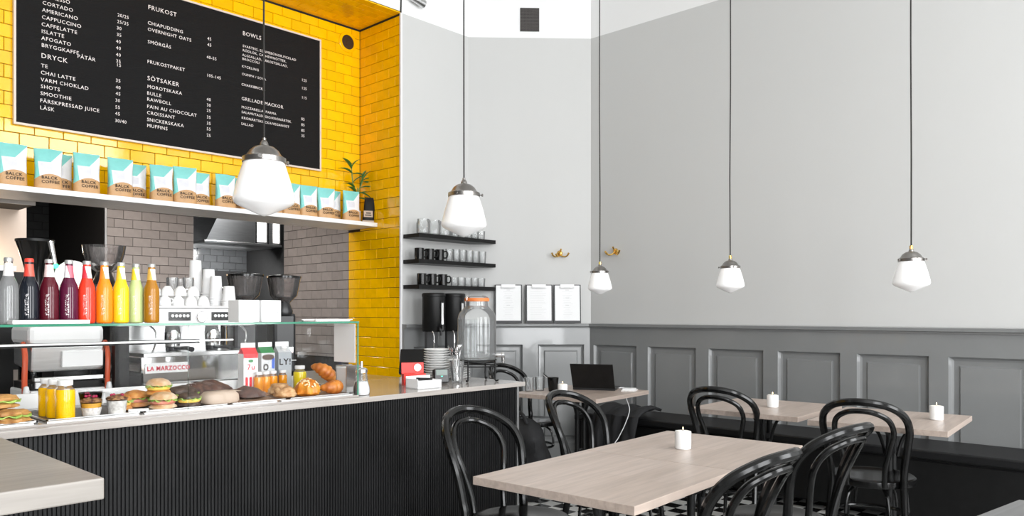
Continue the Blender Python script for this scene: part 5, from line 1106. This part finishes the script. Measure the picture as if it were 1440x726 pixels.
bx = thing('white_cabinet', 'white topped cabinet behind the clear soda bottle', 'cabinet', (.93, 4.36, ZW)); MB().box(-.25, .145, -.1, .16, 0, .60).build('cabinet_body', M['black_satin'], bx, smooth=False); MB().box(-.26, .155, -.115, .17, .60, .625).build('cabinet_top', M['white'], bx, smooth=False, bevel=.003)
# ---- kitchen fittings
kw = structure(MB().box(XL, 1.83, 6.9, 6.98, 0, 2.8).build('wall_kitchen_pale', mat('pale_kitchen_wall', (.62, .56, .52), .6, noise_amt=.04), smooth=False))
hs = thing('kitchen_shelf', 'dark kitchen shelf with steel edge in front of the warm lit wall', 'shelf', (0, 0, 0)); MB().box(.2, 1.78, 6.5, 6.9, 2.10, 2.14).build('shelf_board', M['black_matte'], hs, smooth=False); MB().box(.2, 1.78, 6.488, 6.5, 2.095, 2.145).build('steel_edge', M['steel'], hs, smooth=False)
kl = thing('kitchen_lamp', 'small warm lamp under the dark kitchen shelf', 'lamp', (1.45, 6.86, 1.62)); MB().lathe([(0, 0), (.03, 0), (.035, .03), (.02, .05), (0, .05)], 16).build('lamp_glass', mat('warm_bulb', (1, .62, .25), .4, emit=5), kl); MB().box(-.06, .06, -.04, .04, -.03, 0).build('lamp_base', M['black_satin'], kl, smooth=False)
pl_ = bpy.data.lights.new('warm_bulb_light', 'POINT'); pl_.energy = 7; pl_.color = (1, .72, .45); pl_.shadow_soft_size = .05; po = bpy.data.objects.new('warm_bulb_light', pl_); C.objects.link(po); po.location = (1.45, 6.70, 1.66)
kp = thing('kitchen_counter', 'dark kitchen counter before the warm lit wall', 'counter', (0, 0, 0)); MB().box(-.5, 1.80, 6.3, 6.895, .9, 1.59).build('counter_body', M['black_satin'], kp, smooth=False)
hd = thing('extractor_hood', 'steel extractor hood with lit white panels in the kitchen', 'hood', (4.40, 8.3, 2.08))
MB().box(-.48, .47, 0, .8, 0, .03).build('rim', M['steel'], hd, smooth=False, bevel=.004)
hb = MB().add([(-.45, .02, .03), (.45, .02, .03), (.45, .78, .03), (-.45, .78, .03), (-.30, .02, .34), (.40, .02, .34), (.40, .7, .34), (-.30, .7, .34)], [(0, 1, 5, 4), (1, 2, 6, 5), (2, 3, 7, 6), (3, 0, 4, 7), (4, 5, 6, 7)]); hb.build('canopy', M['steel'], hd, smooth=False)
M['litpanel'] = mat('lit_hood_panel', (1, .98, .95), .4, emit=1.6)
for a, b in ((.15, .27), (.37, .44)): MB().box(a, b, .005, .019, .05, .30).build('lit_panel', M['litpanel'], hd, smooth=False)
for a in (.135, .285, .45): MB().box(a, a + .012, -.002, .02, .03, .32).build('panel_post', M['black_satin'], hd, smooth=False)
hd_l = area('hood_light', (4.25, 8.55, 2.05), (R(35), 0, 0), .6, .3, 45)
